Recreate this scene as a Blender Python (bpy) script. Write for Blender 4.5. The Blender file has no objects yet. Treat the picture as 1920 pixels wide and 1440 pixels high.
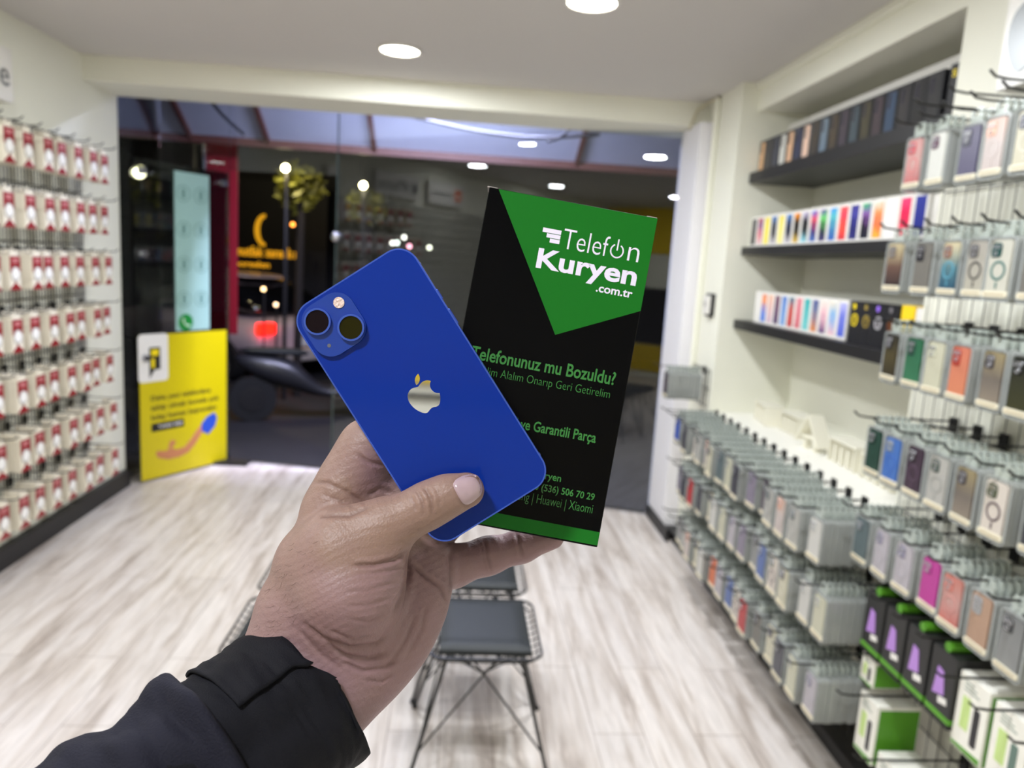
import bpy, bmesh, math, random
import numpy as np
from mathutils import Vector, Matrix
from mathutils.bvhtree import BVHTree
random.seed(7)
SC = bpy.context.scene
COL = SC.collection
PI = math.pi
# ------------------------------------------------------------------ camera, world, light, exposure
FPX = 1400.0
CAM = np.array([0.0, 0.0, 1.7])
M3 = np.array([[0.9961, -0.0489, -0.0738], [-0.0650, 0.1621, -0.9846], [0.0601, 0.9856, 0.1583]])
def _orth(m):
    a = m[1] / np.linalg.norm(m[1]); u = m[2] - a * np.dot(a, m[2]); u /= np.linalg.norm(u)
    return np.array([np.cross(a, u), a, u])
M3 = _orth(M3)
cam_d = bpy.data.cameras.new('camera'); cam = bpy.data.objects.new('camera', cam_d); COL.objects.link(cam)
cam.matrix_world = Matrix([[*M3[0], CAM[0]], [*M3[1], CAM[1]], [*M3[2], CAM[2]], [0, 0, 0, 1]])
cam_d.sensor_width = 36; cam_d.sensor_fit = 'HORIZONTAL'; cam_d.lens = FPX / 1920 * 36
cam_d.clip_start = 0.02; cam_d.clip_end = 200
cam_d.dof.use_dof = True; cam_d.dof.focus_distance = 0.395; cam_d.dof.aperture_fstop = 8.5
SC.camera = cam
w = bpy.data.worlds.new('night'); SC.world = w; w.use_nodes = True
w.node_tree.nodes['Background'].inputs[0].default_value = (0.012, 0.014, 0.024, 1)
w.node_tree.nodes['Background'].inputs[1].default_value = 0.35
SC.view_settings.view_transform = 'Standard'; SC.view_settings.look = 'None'
SC.view_settings.gamma = 1; SC.view_settings.use_curve_mapping = False
SC.view_settings.exposure = 0.46
LAMP_W = 23.0          # each ceiling downlight
LAMP_COL = (0.96, 1.0, 1.06)
PORCH_W = 150.0         # cool strip light outside over the entrance
PORCH_COL = (0.66, 0.68, 1.0)

# ------------------------------------------------------------------ helpers
def lin(c):
    return tuple((x / 255 / 12.92) if x / 255 <= .04045 else ((x / 255 + .055) / 1.055) ** 2.4 for x in c)
MATS = {}
def mat(name, rgb, rough=.5, metal=0, spec=.5, bump=0, bscale=200, var=0, vscale=8, emit=None, es=0, coat=0, sss=0, alpha=1, trans=0):
    if name in MATS: return MATS[name]
    m = bpy.data.materials.new(name); m.use_nodes = True; nt = m.node_tree; b = nt.nodes['Principled BSDF']
    c = (*lin(rgb), 1)
    b.inputs['Base Color'].default_value = c; b.inputs['Roughness'].default_value = rough
    b.inputs['Metallic'].default_value = metal; b.inputs['Specular IOR Level'].default_value = spec
    if coat: b.inputs['Coat Weight'].default_value = coat; b.inputs['Coat Roughness'].default_value = .03
    if alpha < 1: b.inputs['Alpha'].default_value = alpha
    if trans: b.inputs['Transmission Weight'].default_value = trans
    if emit: b.inputs['Emission Color'].default_value = (*lin(emit), 1); b.inputs['Emission Strength'].default_value = es
    tc = nt.nodes.new('ShaderNodeTexCoord')
    if var:
        n = nt.nodes.new('ShaderNodeTexNoise'); n.inputs['Scale'].default_value = vscale; n.inputs['Detail'].default_value = 4
        r = nt.nodes.new('ShaderNodeMapRange'); r.inputs[3].default_value = 1 - var; r.inputs[4].default_value = 1 + var
        mx = nt.nodes.new('ShaderNodeMix'); mx.data_type = 'RGBA'; mx.blend_type = 'MULTIPLY'; mx.inputs[0].default_value = 1
        nt.links.new(tc.outputs['Object'], n.inputs['Vector']); nt.links.new(n.outputs[0], r.inputs[0])
        mx.inputs[6].default_value = c; nt.links.new(r.outputs[0], mx.inputs[7]); nt.links.new(mx.outputs[2], b.inputs['Base Color'])
    if bump:
        n2 = nt.nodes.new('ShaderNodeTexNoise'); n2.inputs['Scale'].default_value = bscale
        bp = nt.nodes.new('ShaderNodeBump'); bp.inputs['Strength'].default_value = bump; bp.inputs['Distance'].default_value = .002
        nt.links.new(tc.outputs['Object'], n2.inputs['Vector']); nt.links.new(n2.outputs[0], bp.inputs['Height']); nt.links.new(bp.outputs[0], b.inputs['Normal'])
    MATS[name] = m
    return m
def mesh_of(name, bm, mats, smooth=False, angle=None):
    me = bpy.data.meshes.new(name); bm.normal_update(); bm.to_mesh(me); bm.free()
    for m in (mats if isinstance(mats, (list, tuple)) else [mats]): me.materials.append(m)
    if smooth:
        me.shade_smooth()
        if angle: me.set_sharp_from_angle(angle=math.radians(angle))
    return me
def link(name, me, parent=None, loc=None, rot=None):
    o = bpy.data.objects.new(name, me); COL.objects.link(o)
    if parent is not None: o.parent = parent
    if loc is not None: o.location = loc
    if rot is not None: o.rotation_euler = rot
    return o
def obj(name, bm, m, parent=None, loc=None, rot=None, smooth=False, angle=None):
    return link(name, mesh_of(name, bm, m, smooth, angle), parent, loc, rot)
def tag(o, label=None, cat=None, group=None, kind=None):
    if label: o['label'] = label
    if cat: o['category'] = cat
    if group: o['group'] = group
    if kind: o['kind'] = kind
    return o
def thing(name, label, cat, loc=(0, 0, 0), rz=0, group=None):
    o = link(name, None, None, loc, (0, 0, rz)); return tag(o, label, cat, group)
def box(bm, x0, x1, y0, y1, z0, z1, mi=0):
    v = [bm.verts.new(p) for p in ((x0, y0, z0), (x1, y0, z0), (x1, y1, z0), (x0, y1, z0), (x0, y0, z1), (x1, y0, z1), (x1, y1, z1), (x0, y1, z1))]
    for f in ((0, 3, 2, 1), (4, 5, 6, 7), (0, 1, 5, 4), (1, 2, 6, 5), (2, 3, 7, 6), (3, 0, 4, 7)):
        bm.faces.new([v[i] for i in f]).material_index = mi
    return v
def bxm(x0, x1, y0, y1, z0, z1, bev=0, seg=2):
    bm = bmesh.new(); box(bm, x0, x1, y0, y1, z0, z1)
    if bev: bmesh.ops.bevel(bm, geom=bm.edges[:], offset=bev, segments=seg, affect='EDGES', profile=.5)
    return bm
def tube(bm, pts, r, seg=6, cap=True, mi=0):
    pts = [Vector(p) for p in pts]; rings = []; n = len(pts)
    up = Vector((0, 0, 1))
    for i, p in enumerate(pts):
        t = (pts[min(i + 1, n - 1)] - pts[max(i - 1, 0)]).normalized()
        a = t.cross(up)
        if a.length < 1e-3: a = t.cross(Vector((1, 0, 0)))
        a.normalize(); b = t.cross(a)
        rr = r[i] if isinstance(r, (list, tuple)) else r
        rings.append([bm.verts.new(p + a * math.cos(k * 2 * PI / seg) * rr + b * math.sin(k * 2 * PI / seg) * rr) for k in range(seg)])
    for i in range(n - 1):
        for k in range(seg):
            bm.faces.new((rings[i][k], rings[i][(k + 1) % seg], rings[i + 1][(k + 1) % seg], rings[i + 1][k])).material_index = mi
    if cap:
        bm.faces.new(rings[0][::-1]).material_index = mi; bm.faces.new(rings[-1]).material_index = mi
def rr_pts(w, h, r, seg=5, cx=0, cz=0):
    out = []
    for sx, sz, a0 in ((1, 1, 0), (-1, 1, PI / 2), (-1, -1, PI), (1, -1, 1.5 * PI)):
        for k in range(seg + 1):
            a = a0 + k * PI / 2 / seg
            out.append((cx + sx * (w / 2 - r) + r * math.cos(a), cz + sz * (h / 2 - r) + r * math.sin(a)))
    return out                                  # counter-clockwise seen with x right, z up
def prism(bm, pts, y0, y1, mi=0, back=True):
    """outline in x,z ; front face at y0 (towards -y)"""
    a = [bm.verts.new((x, y0, z)) for x, z in pts]; b = [bm.verts.new((x, y1, z)) for x, z in pts]; n = len(pts)
    bm.faces.new(a).material_index = mi
    if back: bm.faces.new(b[::-1]).material_index = mi
    for i in range(n): bm.faces.new((a[i], b[i], b[(i + 1) % n], a[(i + 1) % n])).material_index = mi
    return a, b
def frame_prism(bm, po, pi_, y0, y1, mi=0):
    n = len(po)
    A = [bm.verts.new((x, y0, z)) for x, z in po]; B = [bm.verts.new((x, y0, z)) for x, z in pi_]
    C = [bm.verts.new((x, y1, z)) for x, z in po]; D = [bm.verts.new((x, y1, z)) for x, z in pi_]
    for i in range(n):
        j = (i + 1) % n
        for q in ((A[i], B[i], B[j], A[j]), (C[i], A[i], A[j], C[j]), (B[i], D[i], D[j], B[j]), (D[i], C[i], C[j], D[j])):
            bm.faces.new(q).material_index = mi
def circ(r, n=24, cx=0, cz=0): return [(cx + r * math.cos(2 * PI * k / n), cz + r * math.sin(2 * PI * k / n)) for k in range(n)]
def ring(bm, ro, ri, y0, y1, cx=0, cz=0, n=28, mi=0): frame_prism(bm, circ(ro, n, cx, cz), circ(ri, n, cx, cz), y0, y1, mi)
def text_mesh(name, s, m, x0, x1, z0, z1, y, thick=.0002, bold=0, mirror=False):
    """flat lettering in the x,z plane at depth y (facing -y); fits the given rectangle"""
    cu = bpy.data.curves.new(name, 'FONT'); cu.body = s; cu.size = 1; cu.offset = bold; cu.resolution_u = 3; cu.extrude = 0
    t = bpy.data.objects.new(name, cu); COL.objects.link(t)
    dg = bpy.context.evaluated_depsgraph_get(); dg.update()
    me = bpy.data.meshes.new_from_object(t.evaluated_get(dg)); bpy.data.objects.remove(t); bpy.data.curves.remove(cu)
    co = np.empty(len(me.vertices) * 3); me.vertices.foreach_get('co', co); co = co.reshape(-1, 3)
    lo, hi = co.min(0), co.max(0)
    out = np.empty_like(co)
    out[:, 0] = x0 + (co[:, 0] - lo[0]) / (hi[0] - lo[0]) * (x1 - x0)
    out[:, 2] = z0 + (co[:, 1] - lo[1]) / (hi[1] - lo[1]) * (z1 - z0)
    out[:, 1] = y
    me.vertices.foreach_set('co', out.ravel()); me.update()
    bm = bmesh.new(); bm.from_mesh(me); bpy.data.meshes.remove(me)
    for f in bm.faces: f.smooth = False
    ex = bmesh.ops.extrude_face_region(bm, geom=bm.faces[:])
    bmesh.ops.translate(bm, verts=[v for v in ex['geom'] if isinstance(v, bmesh.types.BMVert)], vec=(0, thick, 0))
    bmesh.ops.recalc_face_normals(bm, faces=bm.faces[:])
    return mesh_of(name, bm, m)
APPLE = ["M12.152 6.896c-.948 0-2.415-1.078-3.96-1.04-2.04.027-3.91 1.183-4.961 3.014-2.117 3.675-.546 9.103 1.519 12.09 1.013 1.454 2.208 3.09 3.792 3.039 1.52-.065 2.09-.987 3.935-.987 1.831 0 2.35.987 3.96.948 1.637-.026 2.676-1.48 3.676-2.948 1.156-1.688 1.636-3.325 1.662-3.415-.039-.013-3.182-1.221-3.22-4.857-.026-3.04 2.48-4.494 2.597-4.559-1.429-2.09-3.623-2.324-4.39-2.376-2-.156-3.675 1.09-4.61 1.09",
         "M15.53 3.83c.843-1.012 1.4-2.427 1.245-3.83-1.207.052-2.662.805-3.532 1.818-.78.896-1.454 2.338-1.273 3.714 1.338.104 2.715-.688 3.559-1.701"]
def svg_outline(d, n=7):
    import re
    head, body = d[1:].split('c', 1)
    x, y = [float(v) for v in re.findall(r'-?\d*\.?\d+', head)]
    nums = [float(v) for v in re.findall(r'-?\d*\.\d+|-?\d+', body)]
    pts = [(x, y)]
    for i in range(0, len(nums) - 5, 6):
        a = nums[i:i + 6]
        for k in range(1, n + 1):
            t = k / n; u = 1 - t
            pts.append((x + 3 * u * u * t * a[0] + 3 * u * t * t * a[2] + t ** 3 * a[4], y + 3 * u * u * t * a[1] + 3 * u * t * t * a[3] + t ** 3 * a[5]))
        x += a[4]; y += a[5]
    q = [pts[0]]
    for p in pts[1:]:
        if math.hypot(p[0] - q[-1][0], p[1] - q[-1][1]) > 1e-3: q.append(p)
    if math.hypot(q[0][0] - q[-1][0], q[0][1] - q[-1][1]) < .02: q.pop()
    return q
def apple_bm(hgt, y0, y1, cx=0, cz=0):
    bm = bmesh.new(); s = hgt / 24
    for d in APPLE:
        prism(bm, [(cx + (x - 12) * s, cz - (y - 12) * s) for x, y in svg_outline(d)], y0, y1)
    bmesh.ops.recalc_face_normals(bm, faces=bm.faces[:])
    bmesh.ops.triangulate(bm, faces=[f for f in bm.faces if len(f.verts) > 4])
    return bm
ORD = ['first', 'second', 'third', 'fourth', 'fifth', 'sixth', 'seventh', 'eighth', 'ninth', 'tenth', 'eleventh', 'twelfth', 'thirteenth', 'fourteenth', 'fifteenth', 'sixteenth', 'seventeenth', 'eighteenth', 'nineteenth', 'twentieth', 'twenty-first', 'twenty-second']

# ------------------------------------------------------------------ palette
WALL = mat('wall_paint', (238, 237, 222), .6, var=.03, vscale=2, bump=.1, bscale=60)
CEIL = mat('ceiling_paint', (208, 204, 200), .7, var=.02, vscale=1.5)
BLACK = mat('black_laminate', (26, 25, 27), .45, var=.1, vscale=10)
WIRE = mat('black_wire', (30, 30, 30), .35, metal=.3, var=.05)
GREYWIRE = mat('grid_wire', (62, 60, 58), .35, metal=.5, var=.05)
WHITE = mat('white_gloss', (232, 229, 223), .3, var=.02)
LEDGE = mat('white_lacquer', (245, 243, 234), .3, var=.02)
CREAM = mat('cream_card', (236, 228, 208), .5, var=.04)

# ------------------------------------------------------------------ the setting
def floor_material():
    m = bpy.data.materials.new('whitewashed_planks'); m.use_nodes = True; nt = m.node_tree; b = nt.nodes['Principled BSDF']; L = nt.links
    tc = nt.nodes.new('ShaderNodeTexCoord'); mp = nt.nodes.new('ShaderNodeMapping'); mp.inputs['Rotation'].default_value = (0, 0, PI / 2)
    L.new(tc.outputs['Object'], mp.inputs[0])
    br = nt.nodes.new('ShaderNodeTexBrick'); br.inputs['Scale'].default_value = 1
    br.inputs['Brick Width'].default_value = 1.25; br.inputs['Row Height'].default_value = .19; br.inputs['Mortar Size'].default_value = .0022
    br.inputs['Color1'].default_value = (.91, .89, .88, 1); br.inputs['Color2'].default_value = (1, .98, .96, 1); br.inputs['Mortar'].default_value = (.55, .5, .47, 1); br.offset = .37
    L.new(mp.outputs[0], br.inputs[0])
    m2 = nt.nodes.new('ShaderNodeMapping'); m2.inputs['Scale'].default_value = (9, .9, 1); L.new(tc.outputs['Object'], m2.inputs[0])
    n1 = nt.nodes.new('ShaderNodeTexNoise'); n1.inputs['Scale'].default_value = 1.6; n1.inputs['Detail'].default_value = 7; n1.inputs['Roughness'].default_value = .62; n1.inputs['Distortion'].default_value = .6
    L.new(m2.outputs[0], n1.inputs['Vector'])
    cr = nt.nodes.new('ShaderNodeValToRGB'); e = cr.color_ramp.elements
    e[0].position = .33; e[0].color = (*lin((180, 169, 161)), 1); e[1].position = .58; e[1].color = (*lin((228, 222, 218)), 1)
    x = e.new(.44); x.color = (*lin((208, 199, 192)), 1)
    L.new(n1.outputs[0], cr.inputs[0])
    n2 = nt.nodes.new('ShaderNodeTexNoise'); n2.inputs['Scale'].default_value = 5; m3 = nt.nodes.new('ShaderNodeMapping'); m3.inputs['Scale'].default_value = (14, 1.2, 1)
    L.new(tc.outputs['Object'], m3.inputs[0]); L.new(m3.outputs[0], n2.inputs['Vector']); n2.inputs['Detail'].default_value = 6
    r2 = nt.nodes.new('ShaderNodeMapRange'); r2.inputs[1].default_value = .35; r2.inputs[2].default_value = .65; r2.inputs[3].default_value = .9; r2.inputs[4].default_value = 1.04; L.new(n2.outputs[0], r2.inputs[0])
    a = nt.nodes.new('ShaderNodeMix'); a.data_type = 'RGBA'; a.blend_type = 'MULTIPLY'; a.inputs[0].default_value = 1
    L.new(cr.outputs[0], a.inputs[6]); L.new(br.outputs[0], a.inputs[7])
    c = nt.nodes.new('ShaderNodeMix'); c.data_type = 'RGBA'; c.blend_type = 'MULTIPLY'; c.inputs[0].default_value = 1
    L.new(a.outputs[2], c.inputs[6]); L.new(r2.outputs[0], c.inputs[7]); L.new(c.outputs[2], b.inputs['Base Color'])
    b.inputs['Roughness'].default_value = .38
    return m
def struct(name, bm, m, parent=None, label=None):
    o = obj(name, bm, m, parent)
    if parent is None: tag(o, label, None, None, 'structure')
    return o
bm = bmesh.new(); prism(bm, [(-2.4, -1.6), (1.95, -1.6), (1.95, 5.03), (1.405, 5.03), (-.957, 5.80), (-1.795, 5.975), (-2.4, 6.1)], 0, .1)
bmesh.ops.rotate(bm, verts=bm.verts, cent=(0, 0, 0), matrix=Matrix(((1, 0, 0), (0, 0, 1), (0, -1, 0)))); bmesh.ops.recalc_face_normals(bm, faces=bm.faces[:]); struct('floor', bm, floor_material())
struct('ceiling', bxm(-2.4, 2.05, -1.6, 4.83, 2.77, 2.87), CEIL)
struct('wall_left', bxm(-2.4, -2.3, -1.6, 5.27, 0, 2.77), WALL)
struct('trim_1', bxm(-2.4, 1.5, 4.82, 5.27, 2.625, 3.05, .004), WALL)            # beam over the shop front
YEL = mat('yellow_wall', (236, 200, 20), .5, var=.03)
bm = bmesh.new(); box(bm, -2.4, 2.05, -1.7, -1.6, 0, 2.87)
struct('wall_back', bm, WALL)
for i, (x0, x1, z0, z1, mm, s) in enumerate(((-2.25, -1.05, 2.0, 2.72, YEL, 'upper yellow panel at the side of the back wall'), (-2.25, -1.05, .55, 1.45, BLACK, 'black panel under the yellow one on the back wall'), (-2.25, -1.05, .1, .53, YEL, 'low yellow panel at the foot of the back wall'),
        (-1.0, 1.2, 1.765, 1.86, YEL, 'long yellow strip across the middle of the back wall'), (-1.0, 1.2, 1.715, 1.73, BLACK, 'thin black rail under the yellow strip on the back wall'))):
    tag(obj('wall_panel', bxm(x0, x1, -1.6, -1.575, z0, z1, .003), mm), s, 'wall panel')
struct('wall_right', bxm(1.6, 2.05, -1.6, 2.5, 0, 2.77), WALL)
struct('wall_pier', bxm(1.5, 2.05, 4.25, 5.27, 0, 2.77), WALL)
struct('wall_recess', bxm(1.97, 2.05, 2.5, 4.25, 0, 2.77), WALL)
struct('wall_lintel', bxm(1.6, 1.97, 2.5, 4.25, 2.62, 2.77), WALL)
struct('trim_2', bxm(1.405, 1.5, 4.66, 5.06, 0, 2.625, .003), mat('jamb_paint', (238, 236, 240), .5, var=.02))   # white jamb
struct('trim_3', bxm(1.57, 1.6, -1.6, 4.25, 2.735, 2.77, .004), WALL)
struct('trim_4', bxm(1.78, 1.97, 2.5, 4.25, 2.50, 2.56, .004), WHITE)            # stepped lip deep in the recess
struct('baseboard_left', bxm(-2.3, -2.255, -1.6, 5.25, 0, .115, .004), BLACK)
bm = bmesh.new(); box(bm, 1.43, 1.6, 1.0, 4.70, 0, .055); box(bm, 1.385, 1.405, 4.5, 5.02, 0, .075)
struct('baseboard_right', bm, BLACK)
# white counter under the recess with the wide ledge on top
cab = thing('display_counter', 'white built-in counter with a wide white ledge under the black shelves', 'counter', (1.72, 3.37, 0))
obj('carcass', bxm(1.485, 1.968, 2.502, 4.248, .06, .885), LEDGE, None).parent = cab
cab.children[0].matrix_parent_inverse = Matrix.Translation((-1.72, -3.37, 0))
ld = obj('ledge', bxm(1.462, 1.968, 2.502, 4.248, .885, .912, .003), LEDGE, cab); ld.matrix_parent_inverse = Matrix.Translation((-1.72, -3.37, 0))
# vertical cable pipe on the pier
bm = bmesh.new(); tube(bm, [(1.485, 4.62, z) for z in (1.0, 2.0, 2.76)], .018, 12)
tag(obj('cable_duct', bm, WALL, smooth=True, angle=50), 'cream round cable duct running up the pier to the ceiling', 'cable duct')
bm = bmesh.new(); tube(bm, [(1.485, 4.60, 2.755), (1.46, 4.72, 2.75), (1.42, 4.80, 2.72), (1.40, 4.815, 2.66), (1.38, 4.815, 2.60)], .008, 8)
tag(obj('cable', bm, mat('cream_cable', (205, 198, 170), .5), smooth=True), 'cream cable bending off the ceiling corner down the beam', 'cable')
# ceiling downlights
def downlight(x, y, label, power=1.0):
    t = thing('ceiling_light', label, 'ceiling light', (x, y, 2.77), 0, 'round ceiling downlights')
    bm = bmesh.new(); n = 40
    prof = [(.098, -.0005), (.112, -.0005), (.116, -.006), (.112, -.012), (.1, -.014), (.098, -.009)]
    rings = [[bm.verts.new((r * math.cos(2 * PI * k / n), r * math.sin(2 * PI * k / n), z)) for k in range(n)] for r, z in prof]
    for a in range(len(prof)):
        for k in range(n): bm.faces.new((rings[a][k], rings[a][(k + 1) % n], rings[(a + 1) % len(prof)][(k + 1) % n], rings[(a + 1) % len(prof)][k]))
    obj('rim', bm, WHITE, t, smooth=True, angle=40)
    bm = bmesh.new(); bmesh.ops.create_circle(bm, cap_ends=True, radius=.1, segments=40); 
    for f in bm.faces: f.normal_flip()
    obj('diffuser', bm, mat('lamp_diffuser', (255, 252, 240), .5, emit=(255, 250, 230), es=14), t, (0, 0, -.009))
    l = bpy.data.lights.new('lamp', 'AREA'); l.shape = 'DISK'; l.size = .2; l.energy = LAMP_W * power; l.color = LAMP_COL
    lo = link('lamp', l, t, (0, 0, -.016))
downlight(-.38, 4.15, 'small round white downlight on the ceiling nearest the shop front')
downlight(.47, 3.2, 'round white downlight cut off by the top of the photo')
for x, y, s, k in ((-1.75, 2.9, 'beside the left wall shown only in the glass', .3), (-1.8, 1.0, 'further back along the left wall ceiling', .4), (.5, 1.3, 'overhead behind the photographer on the right half', 1), (-.6, -.3, 'near the back wall of the shop', .8)):
    downlight(x, y, 'round white downlight ' + s, k)

# ------------------------------------------------------------------ shop front: glass, door, poster
def glass_mat(name, tint, refl, rough=0.0):
    m = bpy.data.materials.new(name); m.use_nodes = True; nt = m.node_tree; nt.nodes.clear(); L = nt.links
    o = nt.nodes.new('ShaderNodeOutputMaterial'); mx = nt.nodes.new('ShaderNodeMixShader')
    t = nt.nodes.new('ShaderNodeBsdfTransparent'); t.inputs[0].default_value = (*tint, 1)
    g = nt.nodes.new('ShaderNodeBsdfGlossy'); g.inputs['Roughness'].default_value = rough
    f = nt.nodes.new('ShaderNodeLayerWeight'); f.inputs['Blend'].default_value = .35
    r = nt.nodes.new('ShaderNodeMapRange'); r.inputs[3].default_value = refl; r.inputs[4].default_value = .9
    L.new(f.outputs['Fresnel'], r.inputs[0]); L.new(r.outputs[0], mx.inputs[0]); L.new(t.outputs[0], mx.inputs[1]); L.new(g.outputs[0], mx.inputs[2]); L.new(mx.outputs[0], o.inputs[0])
    return m
GLASS = glass_mat('shopfront_glass', (.88, .91, .92), .02)
SMOKE = glass_mat('smoked_film', (.22, .27, .26), .05)
STEEL = mat('brushed_steel', (190, 190, 196), .25, metal=1, var=.05)
def vplane(bm, a, b, z0, z1, th=.008):
    a = Vector((*a, 0)); b = Vector((*b, 0)); n = Vector((-(b - a).y, (b - a).x, 0)).normalized() * th
    q = [a, b, b + n, a + n]
    lo = [bm.verts.new((p.x, p.y, z0)) for p in q]; hi = [bm.verts.new((p.x, p.y, z1)) for p in q]
    bm.faces.new(lo[::-1]); bm.faces.new(hi)
    for i in range(4): bm.faces.new((lo[i], lo[(i + 1) % 4], hi[(i + 1) % 4], hi[i]))
    bmesh.ops.recalc_face_normals(bm, faces=bm.faces[:])
GA, GB, GC, GD = (1.405, 5.03), (-.957, 5.80), (-1.795, 5.975), (-2.26, 5.2)
bm = bmesh.new(); vplane(bm, GB, GA, .01, 3.0); struct('window_1', bm, GLASS)
bm = bmesh.new(); vplane(bm, GC, GB, 2.27, 3.0); struct('window_2', bm, GLASS)      # pane over the open doorway
bm = bmesh.new(); vplane(bm, (-2.36, 6.11), GC, .01, 3.0); struct('window_3', bm, GLASS)
bm = bmesh.new(); vplane(bm, (-2.32, 5.28), (-2.36, 6.11), .01, 3.0); struct('window_4', bm, GLASS)
bm = bmesh.new(); tube(bm, [(*GB, 0), (*GB, 3.0)], .006, 6); struct('trim_5', bm, mat('glass_edge', (70, 84, 84), .2))
bm = bmesh.new(); vplane(bm, (-2.36, 6.11), GC, 0, .012, .05); vplane(bm, GB, (1.405, 5.0), 0, .012, .04); vplane(bm, GC, GB, 0, .012, .04)
struct('trim_6', bm, STEEL)                                                          # steel sill under the glass
DANG = math.atan2(GC[1] - GD[1], GC[0] - GD[0])
door = link('door_1', mesh_of('door_1', bxm(.10, .90, 0, .010, .012, 2.25, .001), GLASS), None, (GD[0], GD[1], 0), (0, 0, DANG)); tag(door, None, None, None, 'structure')
for u, z in ((.15, 2.17), (.84, 2.17), (.15, 1.62), (.15, .90)):
    bm = bmesh.new(); bmesh.ops.create_cone(bm, cap_ends=True, segments=20, radius1=.028, radius2=.022, depth=.03, matrix=Matrix.Translation((u, -.016, z)) @ Matrix.Rotation(PI / 2, 4, 'X'))
    obj('door_fitting', bm, STEEL, door, smooth=True, angle=40)
for nm, lb, ct in (('door_knob', 'round steel knob on the glass joint beside the dark shop outside', 'knob'),):
    bm = bmesh.new(); bmesh.ops.create_uvsphere(bm, u_segments=20, v_segments=12, radius=.04, matrix=Matrix.Translation((-.955, 5.765, 1.82))); tag(obj(nm, bm, STEEL, smooth=True), lb, ct)
tag(obj('floor_hinge', bxm(-1.90, -1.62, 5.83, 5.95, 0, .028, .004), BLACK), 'low black floor hinge cover beside the foot of the glass door', 'door hinge')
# frosted strip with round icons on the door
def on_door(name, label, cat, u, z): return thing(name, label, cat, (GD[0] + math.cos(DANG) * u, GD[1] + math.sin(DANG) * u, z), DANG)
st = on_door('frosted_sticker_strip', 'pale teal frosted strip with round icons on the glass door', 'window sticker', .41, 1.075)
obj('film', bxm(0, .30, -.004, -.001, 0, 1.13, .0005), mat('teal_film', (150, 186, 176), .5, var=.04), st)
dk = mat('teal_icon', (104, 140, 130), .5)
for r_ in range(4):
    for c_ in range(2):
        cx, cz = .075 + c_ * .15, .98 - r_ * .25
        bm = bmesh.new(); ring(bm, .058, .052, -.0055, -.004, cx, cz, 28); prism(bm, rr_pts(.03, .07, .012, 3, cx, cz), -.0055, -.004)
        obj('icon', bm, dk, st)
bm = bmesh.new(); prism(bm, circ(.062, 28, .085, .06), -.0065, -.004); gi = obj('call_icon', bm, mat('call_green', (20, 130, 50), .4), st); tag(gi, 'green round phone icon')
bm = bmesh.new(); tube(bm, [(.06, -.0075, .09), (.065, -.0075, .06), (.085, -.0075, .038), (.11, -.0075, .035)], [.012, .007, .007, .012], 6); obj('handset_mark', bm, mat('pale_green', (190, 225, 190), .5), gi)
# yellow poster on the lower half of the door
po = on_door('yellow_poster', 'tall yellow poster with black text on the lower half of the glass door', 'poster', .11, .015)
PW, PH = .76, 1.045
obj('sheet', bxm(0, PW, -.005, -.002, 0, PH, .0008), mat('poster_yellow', (208, 190, 0), .4, var=.02), po)
bm = bmesh.new(); prism(bm, rr_pts(.24, .34, .03, 4, .11, PH - .165), -.0065, -.005); tg = obj('white_tag', bm, WHITE, po)
INK = mat('black_ink', (22, 22, 20), .5); YELI = mat('yellow_ink', (240, 214, 10), .5)
bm = bmesh.new(); prism(bm, [(.075, PH - .31), (.12, PH - .25), (.165, PH - .25), (.165, PH - .09), (.075, PH - .09)], -.008, -.0065); lg = obj('tag_logo', bm, INK, tg)
bm = bmesh.new(); prism(bm, [(.09, PH - .15), (.15, PH - .15), (.15, PH - .105), (.09, PH - .105)], -.0095, -.008); prism(bm, [(.09, PH - .235), (.118, PH - .235), (.118, PH - .17), (.09, PH - .17)], -.0095, -.008); obj('logo_window', bm, YELI, lg)
for i, s in enumerate(('Daha yeni telefonlara', 'sahip olmak burada çok', 'kolay hemen başvuralım')):
    link('poster_text', text_mesh('poster_text', s, INK, .085, .085 + (.52, .60, .575)[i], .56 - i * .07, .61 - i * .07, -.006, .0008, .02), po)
bm = bmesh.new(); prism(bm, [(.085, .345), (.36, .345), (.36, .405), (.085, .405)], -.0065, -.005); bl = obj('black_label', bm, INK, po)
link('label_text', text_mesh('label_text', 'Yenisiyle değiş', WHITE, .14, .345, .360, .392, -.0072, .0006, .02), bl)
skin_print = mat('printed_skin', (196, 128, 84), .5, var=.12, vscale=12)
bm = bmesh.new()
prism(bm, [(.13, .20), (.115, .175), (.14, .145), (.22, .118), (.32, .118), (.40, .14), (.46, .19), (.52, .262), (.575, .305), (.535, .345), (.48, .30), (.42, .235), (.365, .185), (.30, .178), (.24, .20), (.20, .185)], -.0065, -.005)
prism(bm, [(.22, .205), (.25, .195), (.29, .235), (.265, .26), (.235, .248)], -.0065, -.005)
bmesh.ops.triangulate(bm, faces=[f for f in bm.faces if len(f.verts) > 4]); pic = obj('printed_hand', bm, skin_print, po)
bm = bmesh.new(); prism(bm, [(.515, .285), (.58, .245), (.645, .30), (.665, .36), (.64, .41), (.57, .385), (.52, .34)], -.0078, -.0065); obj('printed_sleeve', bm, mat('printed_blue', (40, 80, 190), .5, var=.1), pic)
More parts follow.
